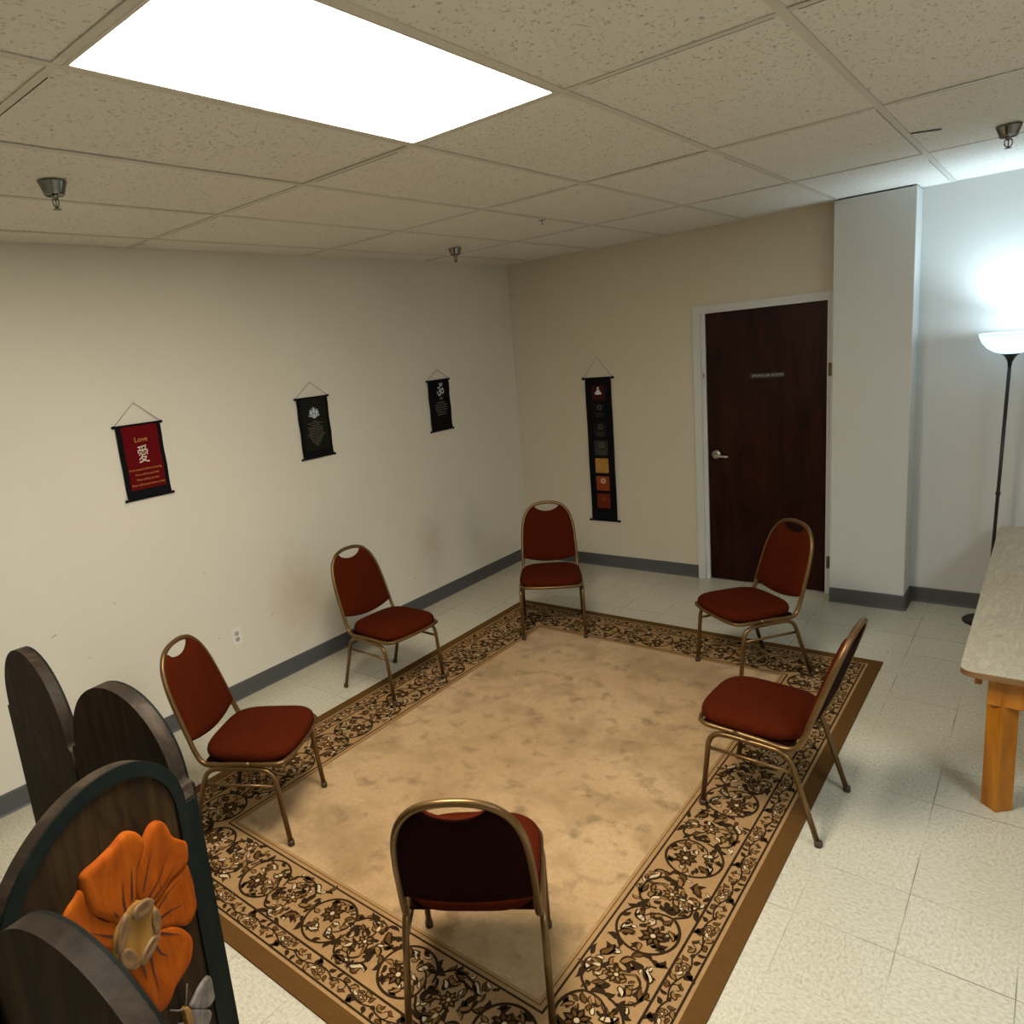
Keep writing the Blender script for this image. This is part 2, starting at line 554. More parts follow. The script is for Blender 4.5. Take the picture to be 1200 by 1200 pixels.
bm = bmesh.new(); base_profile(bm, (XC1, YR), (XR, YR), (0, -1)); struct('baseboard_back_right', bm, M['baseboard'])

# ceiling: tiles above a hanging grid
GX, GY, G = 3.3183, 2.0715, 0.6096
xs = sorted([GX + G * k for k in range(-5, 7) if 0 < GX + G * k < XR])
ys = sorted([GY + 2 * G * k for k in range(-5, 4) if YN < GY + 2 * G * k < YB])
random.seed(4)
bm = bmesh.new()
XB = [0.0] + xs + [XR]
YBs = [YN] + ys + [5.80]
fix = {(round(GX - 2 * G, 3), round(GY - 2 * G, 3)), (round(GX + 3 * G, 3), round(GY - 2 * G, 3))}
for i in range(len(XB) - 1):
    for j in range(len(YBs) - 1):
        if (round(XB[i], 3), round(YBs[j], 3)) in fix:
            continue
        dz = random.uniform(-0.0008, 0.0012)
        q = [bm.verts.new((x, y, H + 0.004 + dz + random.uniform(-.0008, .0008))) for x, y in
             ((XB[i] + .004, YBs[j] + .004), (XB[i] + .004, YBs[j + 1] - .004), (XB[i + 1] - .004, YBs[j + 1] - .004), (XB[i + 1] - .004, YBs[j] + .004))]
        q2 = [bm.verts.new(v_.co + Vector((0, 0, 0.016))) for v_ in q]
        bm.faces.new(q)
        bm.faces.new(q2[::-1])
        for k in range(4):
            bm.faces.new((q[k], q[(k + 1) % 4], q2[(k + 1) % 4], q2[k]))
struct('ceiling', bm, M['ceil_tile'])
bm = bmesh.new()
add_box(bm, (-0.1, YN - 0.1, H + 0.13), (XR + 0.1, 6.2, H + 0.2))
struct('ceiling_slab', bm, M['plenum'])
bm = bmesh.new()
for x in xs:
    add_box(bm, (x - 0.0125, YN, H - 0.0005), (x + 0.0125, YB + 0.06, H + 0.003))
for y in ys:
    for i in range(len(XB) - 1):
        add_box(bm, (XB[i] + 0.0125, y - 0.0115, H - 0.0001), (XB[i + 1] - 0.0125, y + 0.0115, H + 0.003))
        # dark strip painted in for the shadow line between tile and flange
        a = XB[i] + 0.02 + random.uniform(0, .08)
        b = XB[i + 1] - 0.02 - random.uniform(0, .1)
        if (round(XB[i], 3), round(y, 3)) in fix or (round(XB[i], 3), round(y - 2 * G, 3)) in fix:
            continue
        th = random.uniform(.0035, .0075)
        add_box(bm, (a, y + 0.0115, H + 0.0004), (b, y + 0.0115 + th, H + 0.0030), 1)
for x in xs:
    for j in range(len(YBs) - 1):
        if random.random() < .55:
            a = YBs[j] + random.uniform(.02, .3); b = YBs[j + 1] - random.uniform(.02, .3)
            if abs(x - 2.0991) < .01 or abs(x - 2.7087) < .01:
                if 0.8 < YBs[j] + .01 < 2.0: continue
            add_box(bm, (x - 0.0158, a, H + 0.0004), (x - 0.0125, b, H + 0.0030), 1)  # painted shadow strip beside the lengthwise bar as well
struct('trim_1', bm, [M['grid'], M['gap_and_shade']])
# pried-up tile corner showing as a dark slit
bm = bmesh.new()
sl = Matrix.Translation((3.383, 3.953, H + 0.0012)) @ Matrix.Rotation(math.atan2(0.062, 0.1025), 4, 'Z')
add_box(bm, (-0.060, -0.006, -0.0015), (0.060, 0.006, 0.0015))
bm.transform(sl)
struct('trim_2', bm, M['gap_and_shade'])

# ---------------------------------------------------------------- door
bm = bmesh.new()
def casing(bm, x0, x1, zt):
    # profiled casing: outer flat, inner bead, jamb and stop
    for (a, b, yf, za) in ((x0, x0 + 0.048, YB - 0.016, 0), (x0 + 0.044, x0 + 0.060, YB - 0.020, 0)):
        add_box(bm, (a, yf, 0), (b, YB + 0.02, zt), bev=0.002)
    for (a, b, yf) in ((x1 - 0.048, x1, YB - 0.016), (x1 - 0.060, x1 - 0.044, YB - 0.020)):
        add_box(bm, (a, yf, 0), (b, YB + 0.02, zt), bev=0.002)
    add_box(bm, (x0, YB - 0.0165, zt - 0.048), (x1, YB + 0.02, zt + 0.0), bev=0.002)
    add_box(bm, (x0 + 0.044, YB - 0.0205, zt - 0.060), (x1 - 0.044, YB + 0.02, zt - 0.044), bev=0.002)
    add_box(bm, (x0 + 0.056, YB + 0.0, 0), (DX0 + 0.003, YB + 0.10, zt - 0.05))
    add_box(bm, (DX1 - 0.003, YB + 0.0, 0), (x1 - 0.02, YB + 0.10, zt - 0.05))
    add_box(bm, (x0 + 0.056, YB + 0.0, DZ - 0.003), (x1 - 0.02, YB + 0.10, zt - 0.04))
casing(bm, 1.692, 2.698, 2.192)
struct('trim_3', bm, M['trim_paint'])
bm = bmesh.new()
add_box(bm, (DX0 + 0.004, YB + 0.012, 0.012), (DX1 - 0.004, YB + 0.052, DZ - 0.005), bev=0.002)
door = struct('door_1', bm, M['door'])
# lever handle
hx, hz, hy = 1.848, 1.040, YB + 0.012
bm = bmesh.new()
prof = [(0.0, 0.0), (0.033, 0.0), (0.034, 0.006), (0.029, 0.011), (0.016, 0.013), (0.013, 0.030), (0.013, 0.045), (0.0, 0.046)]
add_lathe(bm, prof)
bm.transform(Matrix.Translation((hx, hy, hz)) @ Matrix.Rotation(R(90), 4, 'X'))
pts = catmull([(hx, hy - 0.040, hz), (hx + 0.02, hy - 0.052, hz - 0.003), (hx + 0.055, hy - 0.052, hz - 0.008), (hx + 0.105, hy - 0.046, hz - 0.012)], 6)
add_tube(bm, pts, 0.009, 12)
handle = obj('door_handle', bm, M['chrome'], door)
handle['label'] = 'satin metal lever handle'
bm = bmesh.new()
sx0, sx1, szz = 2.112, 2.354, 1.639
add_box(bm, (sx0, hy - 0.003, szz - 0.019), (sx1, hy, szz + 0.019), bev=0.001)
sgn = obj('door_sign', bm, M['sign'], door)
mt = Matrix.Translation(((sx0 + sx1) / 2, hy - 0.0032, szz)) @ Matrix.Rotation(R(90), 4, 'X')
text_mesh('lettering', 'SPRINKLER ROOM', 0.026, M['sign_text'], sgn, mt, width=0.222)
for hzz in (1.66, 0.25):
    bm = bmesh.new()
    add_box(bm, (DX1 - 0.002, YB - 0.024, hzz - 0.045), (DX1 + 0.022, YB - 0.0195, hzz + 0.045), bev=0.001)
    add_tube(bm, [(DX1 + 0.004, YB - 0.027, hzz - 0.045), (DX1 + 0.004, YB - 0.027, hzz + 0.045)], 0.006)
    obj('hinge', bm, M['brass'], door)
bm = bmesh.new()
add_box(bm, (DX0 - 0.012, YB - 0.0215, 1.652), (DX0 - 0.004, YB - 0.0195, 1.682), bev=0.0005)
obj('strike_plate', bm, M['brass'], door)

# ---------------------------------------------------------------- ceiling lights
def troffer(x0, y0, glow, label):
    t_ = thing('ceiling_light', label, 'light', (x0 + G / 2, y0 + G, H))
    hw, hl = G / 2 - 0.0135, G - 0.0125
    bm = bmesh.new()
    for lo, hi in (((-hw, -hl, -0.001), (-hw + 0.012, hl, 0.05)), ((hw - 0.012, -hl, -0.001), (hw, hl, 0.05)),
                   ((-hw + 0.012, -hl, -0.001), (hw - 0.012, -hl + 0.012, 0.05)), ((-hw + 0.012, hl - 0.012, -0.001), (hw - 0.012, hl, 0.05)),
                   ((-hw, -hl, 0.05), (hw, hl, 0.055))):
        add_box(bm, lo, hi, bev=0.001, seg=1)
    obj('frame', bm, M['panel_frame'], t_)
    bm = bmesh.new()
    add_box(bm, (-hw + 0.012, -hl + 0.012, 0.003), (hw - 0.012, hl - 0.012, 0.008))
    obj('diffuser', bm, glow, t_)
    return t_
troffer(GX - 2 * G, GY - 2 * G, M['panel_glow'], 'bright rectangular ceiling light panel set in the tile grid above the rug')
troffer(GX + 3 * G, GY - 2 * G, M['panel_glow2'], 'ceiling light panel further right, over the other half of the room')

# ---------------------------------------------------------------- rug
RX0, RX1, RY0, RY1 = 0.652, 3.187, 1.085, 4.592
ZR = 0.006
def build_rug():
    bm = bmesh.new()
    mats = [M['rug_field'], M['rug_tan'], M['rug_dark'], M['rug_brown'], M['rug_gold'], M['rug_cream']]
    # body with base rings
    rings = [(0.0, 3), (0.066, 1), (0.078, 2), (0.086, 1), (0.156, 2), (0.165, 1), (0.412, 2), (0.420, 1), (0.434, 3), (0.438, 1), (0.450, 0)]
    loops = []
    for off, _ in rings:
        loops.append([bm.verts.new(p) for p in ((RX0 + off, RY0 + off, ZR), (RX1 - off, RY0 + off, ZR), (RX1 - off, RY1 - off, ZR), (RX0 + off, RY1 - off, ZR))])
    for i in range(len(rings) - 1):
        for k in range(4):
            f = bm.faces.new((loops[i][k], loops[i][(k + 1) % 4], loops[i + 1][(k + 1) % 4], loops[i + 1][k]))
            f.material_index = rings[i][1]
    f = bm.faces.new(loops[-1]); f.material_index = 0
    bot = [bm.verts.new((v_.co.x, v_.co.y, 0)) for v_ in loops[0]]
    for k in range(4):
        f = bm.faces.new((bot[k], bot[(k + 1) % 4], loops[0][(k + 1) % 4], loops[0][k])); f.material_index = 3
    layer = [0]
    def poly(pts, mi, lev, place):
        P = [place(*p) for p in pts]
        z = ZR + 0.00025 * lev
        vs = [bm.verts.new((x, y, z)) for x, y in P]
        try:
            f = bm.faces.new(vs)
        except ValueError:
            return
        f.material_index = mi
        f.normal_update()
        if f.normal.z < 0:
            f.normal_flip()
    def stroke(pts, w0, w1, mi, lev, place):
        n = len(pts)
        for i in range(n - 1):
            (x0, y0), (x1, y1) = pts[i], pts[i + 1]
            # averaged normals
            def nn(j):
                a = pts[max(0, j - 1)]; b = pts[min(n - 1, j + 1)]
                dx, dy = b[0] - a[0], b[1] - a[1]
                L = math.hypot(dx, dy) or 1
                return (-dy / L, dx / L)
            wa = w0 + (w1 - w0) * i / (n - 1); wb = w0 + (w1 - w0) * (i + 1) / (n - 1)
            na, nb = nn(i), nn(i + 1)
            poly([(x0 + na[0] * wa, y0 + na[1] * wa), (x1 + nb[0] * wb, y1 + nb[1] * wb), (x1 - nb[0] * wb, y1 - nb[1] * wb), (x0 - na[0] * wa, y0 - na[1] * wa)], mi, lev, place)
    def leafpts(x, y, a, L, W, bend=0.0, n=6):
        up, dn = [], []
        W = W * 1.5
        L = L * 1.18
        for i in range(n + 1):
            s_ = i / n
            wd = W * math.sin(PI * min(1, s_ ** 0.75)) * (1 - 0.25 * s_)
            off = bend * L * math.sin(PI * s_ * 0.9) * s_
            cx, cy = s_ * L, off
            up.append((cx, cy + wd)); dn.append((cx, cy - wd))
        pts = up + dn[::-1][1:-1]
        ca, sa = math.cos(a), math.sin(a)
        return [(x + ca * p[0] - sa * p[1], y + sa * p[0] + ca * p[1]) for p in pts]
    def leaf(x, y, a, L, W, fill, place, bend=0.0, lev=2):
        poly(leafpts(x, y, a, L, W, bend), 2, lev, place)
        if fill is not None:
            k = 0.22
            poly(leafpts(x + math.cos(a) * L * .12, y + math.sin(a) * L * .12, a, L * (1 - k), W * 0.55, bend), fill, lev + 1, place)
    def flower(x, y, r, n, place, fill=3, core=5, rot=0.0):
        for k in range(n):
            a = rot + 2 * PI * k / n
            poly(leafpts(x + math.cos(a) * r * .2, y + math.sin(a) * r * .2, a, r * .9, r * .27), 2, 4, place)
        for k in range(n):
            a = rot + 2 * PI * k / n
            poly(leafpts(x + math.cos(a) * r * .35, y + math.sin(a) * r * .35, a, r * .5, r * .12), fill, 5, place)
        poly([(x + r * .22 * math.cos(2 * PI * k / 10), y + r * .22 * math.sin(2 * PI * k / 10)) for k in range(10)], core, 6, place)
    def arc(cx, cy, r, a0, a1, n=16, squash=1.0):
        return [(cx + r * math.cos(a0 + (a1 - a0) * i / n), cy + squash * r * math.sin(a0 + (a1 - a0) * i / n)) for i in range(n + 1)]
    def spiral(cx, cy, r0, r1, a0, a1, n=12):
        return [(cx + (r0 + (r1 - r0) * i / n) * math.cos(a0 + (a1 - a0) * i / n), cy + (r0 + (r1 - r0) * i / n) * math.sin(a0 + (a1 - a0) * i / n)) for i in range(n + 1)]
    def palmette(x, y, a, L, place, fill=3):
        for k, (da, ll) in enumerate(((-.95, .6), (-.5, .8), (.5, .8), (.95, .6), (0, 1.0))):
            leaf(x, y, a + da, L * ll, L * .17, fill if k % 2 == 0 else 4, place, 0.12 * (1 if da > 0 else -1 if da < 0 else 0), 3)
        poly(leafpts(x, y, a, L * .45, L * .09), 5, 6, place)
    def main_unit(c, U, sgn_, rng, place):
        # c: position along band of the ring's centre, w runs 0 (inner) .. 0.247 (outer)
        W0 = 0.1235
        P = lambda s_, w_: place(c + s_ * U / 0.42, W0 + sgn_ * w_)
        rr = 0.106
        stroke(arc(0, 0, rr, R(35), R(35 + 318), 30), 0.0054, 0.0044, 2, 3, P)
        stroke(spiral(0.0, 0.0, rr, 0.045, R(35), R(-60), 10), 0.0050, 0.0020, 2, 3, P)
        flower(-0.018, 0.028, 0.039, 8, P, 3, 5)
        for (x, y, a, L, W, f_, b) in ((-.03, -.03, -2.3, .055, .011, 3, .25), (.02, -.022, -.7, .058, .012, 5, -.25), (.045, .035, .5, .040, .010, 3, .2),
                                       (-.065, .0, 2.7, .035, .009, 4, .2), (.0, -.055, -2.9, .045, .009, 5, .3), (.03, -.06, .1, .042, .009, 3, .3),
                                       (.035, .062, 2.4, .045, .008, 4, -.2), (-.055, .055, .9, .035, .008, None, .2), (.066, -.01, 1.2, .035, .010, 4, -.2),
                                       (-.062, -.045, -1.1, .040, .009, None, .3), (.0, .075, .3, .036, .008, None, .3), (.06, -.05, -.2, .03, .008, None, .1),
                                       (-.03, -.075, .3, .035, .007, 3, .3), (.02, .0, .1, .03, .008, 5, .2)):
            leaf(x, y, a + rng.uniform(-.15, .15), L, W, f_, P, b)
        for k in range(24):
            a = rng.uniform(0, 2 * PI); q_ = rng.uniform(.03, .088)
            leaf(q_ * math.cos(a), q_ * math.sin(a), rng.uniform(0, 6.28), rng.uniform(.022, .036), rng.uniform(.005, .008), rng.choice((None, None, 3, 4, 5)), P, rng.choice((-.35, .35)), 1)
        for k in range(44):
            x = rng.uniform(.11, .30); y = rng.uniform(-.105, .105)
            if math.hypot(x, y) < .118 or math.hypot(x - .42, y) < .118:
                continue
            leaf(x, y, rng.uniform(0, 6.28), rng.uniform(.022, .040), rng.uniform(.005, .009), rng.choice((None, None, 3, 4, 5)), P, rng.choice((-.35, .35)), 1)
        # leaves breaking out of the ring
        for k in range(7):
            a = rng.uniform(0, 0.4) + k * 2 * PI / 7
            x, y = rr * math.cos(a), rr * math.sin(a)
            if abs(y) > .075:
                leaf(x, y, a + PI / 2 + .5, .034, .008, None, P, .25)
            else:
                leaf(x, y, a + .8, .042, .010, 3 if k % 2 else None, P, .3)
                leaf(x, y, a - .8, .032, .008, None, P, -.3)
        # link scrolls between this ring and the next
        stroke(catmull2([(.092, .055), (.13, .095), (.18, .085), (.20, .045), (.175, .02), (.15, .035), (.158, .06)]), 0.0050, 0.0024, 2, 3, P)
        stroke(catmull2([(.098, -.045), (.13, -.09), (.185, -.10), (.235, -.085), (.27, -.045)]), 0.0045, 0.0045, 2, 3, P)
        stroke(catmull2([(.21, -.01), (.225, -.05), (.20, -.075), (.17, -.06), (.175, -.035)]), 0.006, 0.002, 2, 3, P)
        stroke(catmull2([(.213, -.012), (.224, -.045), (.205, -.066)]), 0.0028, 0.001, 4, 5, P)
        palmette(.20, .062, 1.9, .052, P)
        flower(.195, .005, .030, 7, P, 4, 5, .3)
        for (x, y, a, L, W, f_, b) in ((.15, .085, .2, .06, .012, 5, .25), (.235, .085, -.4, .06, .013, 3, -.3), (.14, -.10, .1, .055, .010, 3, .2),
                                       (.22, -.10, .3, .06, .012, 5, .25), (.15, .0, 2.2, .04, .009, None, .2), (.245, .02, -.9, .05, .012, 4, .3),
                                       (.14, -.055, -.2, .045, .012, 4, .3), (.26, -.06, 1.3, .05, .010, None, .3), (.17, .105, 2.8, .05, .008, None, .2),
                                       (.255, .055, .9, .05, .009, None, -.2), (.125, .06, -1.0, .045, .008, 3, .2), (.22, .11, .1, .045, .007, None, .2),
                                       (.165, -.022, -2.5, .04, .009, 5, .2), (.235, -.02, .4, .045, .009, None, .3), (.19, -.112, 2.9, .05, .008, 3, -.2)):
            leaf(x, y, a + rng.uniform(-.2, .2), L, W, f_, P, b)
    def vine_unit(c, U, sgn_, rng, place):
        P = lambda s_, w_: place(c + s_ * U / 0.20, 0.035 + sgn_ * w_)
        stroke([(-.10 + .2 * i / 14, .013 * math.sin(2 * PI * i / 14)) for i in range(15)], 0.0030, 0.0030, 2, 3, P)
        stroke(spiral(-.045, -.006, .020, .006, R(100), R(-180), 10), 0.0026, 0.0016, 2, 3, P)
        stroke(spiral(.05, .008, .020, .006, R(-90), R(190), 10), 0.0026, 0.0016, 2, 3, P)
        for (x, y, a, L, W, f_, b) in ((-.09, -.018, .4, .034, .008, 4, .3), (-.06, .022, .3, .030, .008, 3, -.3), (.01, -.024, .2, .034, .008, None, .3), (.075, .022, 2.6, .030, .008, 4, .3), (.03, .0, 2.4, .028, .007, 5, .2), (-.085, .012, 1.0, .024, .006, None, .3), (-.075, -.008, -1.3, .022, .006, 3, .3), (-.02, .010, .5, .034, .008, 4, .3),
                                       (.0, -.010, -.4, .032, .008, None, -.3), (.0, .012, 2.0, .02, .006, None, .2), (.075, .006, .9, .026, .007, 3, .2),
                                       (.075, -.012, -.9, .026, .007, None, .2), (-.045, -.022, .3, .028, .006, 3, .3), (.045, .024, 3.0, .028, .006, 3, .3),
                                       (.02, -.022, -2.6, .026, .006, None, .3), (-.03, .024, 2.7, .024, .005, None, .3), (.095, .0, .1, .02, .006, None, 0)):
            leaf(x, y, a + rng.uniform(-.2, .2), L, W, f_, P, b)
        flower(.045, .004, .015, 6, P, 4, 5)
    def catmull2(pts, n=5):
        return [(p.x, p.y) for p in catmull([(a, b, 0) for a, b in pts], n)]
    MI, VI = 0.165, 0.086   # outer offsets of the two patterned bands
    MW, VW = 0.247, 0.070
    sides = [  # (length, place(s, w) with w measured from the inner edge of the band towards outside)
        (RX1 - RX0, lambda s_, off: (RX0 + s_, RY0 + off)),
        (RY1 - RY0, lambda s_, off: (RX1 - off, RY0 + s_)),
        (RX1 - RX0, lambda s_, off: (RX1 - s_, RY1 - off)),
        (RY1 - RY0, lambda s_, off: (RX0 + off, RY1 - s_))]
    rng = random.Random(7)
    for L, pl in sides:
        a, b = MI + MW + 0.06, L - MI - MW - 0.06
        n = max(1, round((b - a) / 0.425))
        U = (b - a) / n
        for k in range(n + 1):
            c = a + U * k
            place = lambda s_, w_, pl=pl: pl(s_, MI + MW - w_)
            if k == n:
                # last ring closes the row, its link would run into the corner
                pass
            main_unit(c, U, 1 if k % 2 else -1, rng, lambda s_, w_, pl=pl, L=L: pl(min(s_, L - MI - 0.004), MI + MW - w_))
        # corner: a large rosette with palmettes
        cc = MI + MW / 2
        PC = lambda s_, w_, pl=pl: pl(cc + s_, cc + w_)
        flower(0, 0, 0.05, 8, PC, 3, 5)
        stroke(arc(0, 0, .092, 0, 2 * PI, 28), 0.0034, 0.0034, 2, 3, PC)
        for k in range(8):
            a_ = k * PI / 4 + .39
            leaf(.055 * math.cos(a_), .055 * math.sin(a_), a_ + .6, .038, .009, 5 if k % 2 else 3, PC, .3)
            leaf(.096 * math.cos(a_), .096 * math.sin(a_), a_ + 1.3, .036, .008, None, PC, .3)
        n = max(1, round((L - 2 * VI) / 0.2))
        U = (L - 2 * VI) / n
        for k in range(n):
            vine_unit(VI + U * (k + .5), U, 1 if k % 2 else -1, rng, lambda s_, w_, pl=pl: pl(s_, VI + w_))
    return obj('area_rug', bm, mats, norm=False)
rug = build_rug()
tag(rug, 'large tan area rug with brown floral scroll border under the ring of chairs', 'rug')

# ---------------------------------------------------------------- chairs
BACK = [(0.209, 0.05, 0.384), (0.207, -0.06, 0.379), (0.203, -0.135, 0.372), (0.200, -0.180, 0.385), (0.198, -0.207, 0.43),
        (0.196, -0.235, 0.52), (0.191, -0.270, 0.63), (0.180, -0.298, 0.72), (0.156, -0.320, 0.79), (0.112, -0.335, 0.840),
        (0.058, -0.342, 0.861)]
def back_y(z):
    P = BACK[4:] + [(0, -0.343, 0.866)]
    for a, b in zip(P, P[1:]):
        if a[2] <= z <= b[2]:
            return a[1] + (b[1] - a[1]) * (z - a[2]) / (b[2] - a[2])
    return -0.343 if z > .8 else -0.2
def arch_x(z):
    P = catmull(BACK[4:] + [(0, -0.343, 0.866)], 8)
    for a, b in zip(P, P[1:]):
        if a[2] <= z <= b[2]:
            return a[0] + (b[0] - a[0]) * (z - a[2]) / max(1e-6, b[2] - a[2])
    return 0.198

def cushion_bm():
    bm = bmesh.new()
    n = 56
    def outline(k, sc):
        a = 2 * PI * k / n
        ca, sa = math.cos(a), math.sin(a)
        e = 2 / 4.0
        x = abs(ca) ** e * (1 if ca >= 0 else -1)
        y = abs(sa) ** e * (1 if sa >= 0 else -1)
        yy = 0.012 + 0.207 * y
        hw = 0.204 + 0.020 * (y + 1) / 2
        if y > 0.55:
            yy += 0.012 * (1 - x * x)
        return x * hw * sc, 0.012 + (yy - 0.012) * sc
    prof = [(0.90, 0.0), (0.965, 0.004), (0.995, 0.016), (1.0, 0.028), (0.985, 0.040), (0.95, 0.050), (0.88, 0.0575), (0.72, 0.063), (0.5, 0.066), (0.25, 0.067)]
    rings = [[bm.verts.new((*outline(k, s_), 0.390 + z)) for k in range(n)] for s_, z in prof]
    for A, B in zip(rings, rings[1:]):
        for k in range(n):
            f = bm.faces.new((A[k], A[(k + 1) % n], B[(k + 1) % n], B[k])); f.smooth = True
    top = bm.verts.new((0, 0.012, 0.390 + 0.0672))
    for k in range(n):
        f = bm.faces.new((rings[-1][k], rings[-1][(k + 1) % n], top)); f.smooth = True
    bm.faces.new(rings[0][::-1])
    return bm

def pad_outline():
    pts = []
    zb = 0.480
    for i in range(0, 13):            # bottom edge, left to right, bulging down
        s_ = -1 + 2 * i / 12
        x = s_ * (arch_x(zb) - 0.004)
        pts.append((x, zb - 0.030 * (1 - s_ * s_)))
    zt = 0.8475
    for i in range(1, 22):            # right side up
        z = zb + (zt - zb) * i / 21
        pts.append((arch_x(z) - 0.004, z))
    x0 = pts[-1][0]
    for i in range(1, 16):            # scooped hand hold
        s_ = 1 - 2 * i / 16
        x = s_ * x0
        z = zt - 0.044 * (1 - s_ * s_) ** 0.75
        pts.append((x, z))
    for i in range(0, 21):
        z = zt - (zt - zb) * i / 21
        pts.append((-(arch_x(z) - 0.004), z))
    return pts

def pad_bm():
    bm = bmesh.new()
    out = pad_outline()
    cx, cz = 0.0, 0.64
    n = len(out)
    def ring(sc, d):
        r_ = []
        for x, z in out:
            X, Z = cx + (x - cx) * sc, cz + (z - cz) * sc
            r_.append(bm.verts.new((X, back_y(Z) + d, Z)))
        return r_
    # back face to front face
    prof = [(0.5, -0.0125), (0.85, -0.0115), (0.97, -0.009), (1.0, -0.003), (1.0, 0.004), (0.975, 0.014), (0.92, 0.021), (0.8, 0.026), (0.5, 0.030)]
    rings = [ring(*p) for p in prof]
    for i, (A, B) in enumerate(zip(rings, rings[1:])):
        for k in range(n):
            f = bm.faces.new((A[k], A[(k + 1) % n], B[(k + 1) % n], B[k])); f.smooth = True
            f.material_index = 1 if i < 3 else 0
    for r_, d, rev in ((rings[0], -0.013, True), (rings[-1], 0.031, False)):
        c = bm.verts.new((0, back_y(cz) + d, cz))
        for k in range(n):
            f = bm.faces.new((r_[k], r_[(k + 1) % n], c)); f.smooth = True
            f.material_index = 1 if rev else 0
    return bm

def make_chair():
    t_ = thing('stack_chair', '', 'chair')
    obj('seat', cushion_bm(), M['fabric'], t_)
    b_ = obj('backrest', pad_bm(), [M['fabric'], M['back_shaded']], t_)
    bm = bmesh.new()
    right = [Vector(p) for p in BACK]
    left = [Vector((-p[0], p[1], p[2])) for p in BACK[::-1]]
    add_tube(bm, catmull(right + [Vector((0, -0.343, 0.866))] + left, 6), 0.0115, 12)
    obj('back_frame', bm, M['gold'], t_)
    bm = bmesh.new()
    pts = [(-0.209, 0.045, 0.384), (-0.212, 0.12, 0.386), (-0.208, 0.175, 0.387), (-0.180, 0.205, 0.388), (-0.10, 0.218, 0.388), (0, 0.222, 0.388)]
    pts = pts + [(-x, y, z) for x, y, z in pts[:-1][::-1]]
    add_tube(bm, catmull(pts, 5), 0.0105, 12)
    add_box(bm, (-0.192, -0.165, 0.380), (0.192, 0.19, 0.3905), 1)
    obj('seat_frame', bm, [M['gold'], M['back_shaded']], t_)
    for s_ in (1, -1):
        for kind in ('front', 'rear'):
            if kind == 'front':
                pts = [(0.214, 0.186, 0.006), (0.2135, 0.160, 0.30), (0.213, 0.150, 0.330), (0.212, 0.125, 0.353), (0.211, 0.085, 0.361), (0.210, -0.005, 0.3615)]
            else:
                pts = [(0.217, -0.275, 0.006), (0.212, -0.178, 0.30), (0.211, -0.160, 0.335), (0.211, -0.130, 0.355), (0.210, -0.090, 0.361), (0.210, 0.005, 0.3615)]
            pts = [(s_ * x, y, z) for x, y, z in pts]
            bm = bmesh.new()
            add_tube(bm, [Vector(pts[0])] + catmull(pts[1:], 6), 0.0112, 12)
            lg = obj('leg', bm, M['gold'], t_)
            d = (Vector(pts[1]) - Vector(pts[0])).normalized()
            bm = bmesh.new()
            add_lathe(bm, [(0.0, -0.006), (0.0145, -0.006), (0.0150, 0.004), (0.0135, 0.018), (0.0, 0.018)], c=pts[0], seg=14)
            obj('foot_cap', bm, M['cap'], lg)
        bm = bmesh.new()
        add_tube(bm, [(s_ * 0.2135, 0.160, 0.283), (s_ * 0.212, -0.172, 0.283)], 0.0075, 10)
        obj('stretcher', bm, M['gold'], t_)
    return t_

def copy_tree(o, parent=None):
    c = o.copy()
    C.objects.link(c)
    if parent:
        c.parent = parent
    for ch in list(o.children):
        copy_tree(ch, c)
    return c

chair0 = make_chair()
spots = [  # x, y, facing, base height, label
    (1.180, 1.661, -60.43, ZR + .0012, 'rust red gold-framed chair nearest the wooden folding screen'),
    (0.790, 2.960, -93.28, 0.003, 'rust red chair standing between the left wall and the rug, beyond the wall outlet'),
    (1.197, 4.174, 212.15, ZR + .0012, 'rust red chair in the far corner, facing the camera below the tall seven-square banner'),
    (2.548, 4.140, 142.88, ZR + .0012, 'rust red chair directly in front of the dark brown door'),
    (2.996, 2.965, 88.13, 0.003, 'rust red chair seen side-on, nearest the light wood table'),
    (2.532, 1.529, 33.81, ZR + .0012, 'nearest rust red chair, seen from behind with its back to the camera')]
for i, (x, y, a, z, lab) in enumerate(spots):
    c = chair0 if i == 0 else copy_tree(chair0)
    c.location = (x, y, z)
    c.rotation_euler = (0, 0, R(a))
    if z == 0.003:      # rear feet on the floor, front feet on the rug
        al = math.atan(0.0076 / 0.461)
        c.location.z = 0.275 * math.sin(al) + 0.0003
        c.rotation_euler = (al, 0, R(a))
    c['label'] = lab
    c['category'] = 'chair'
    c['group'] = 'stack chairs set in a ring around the rug'

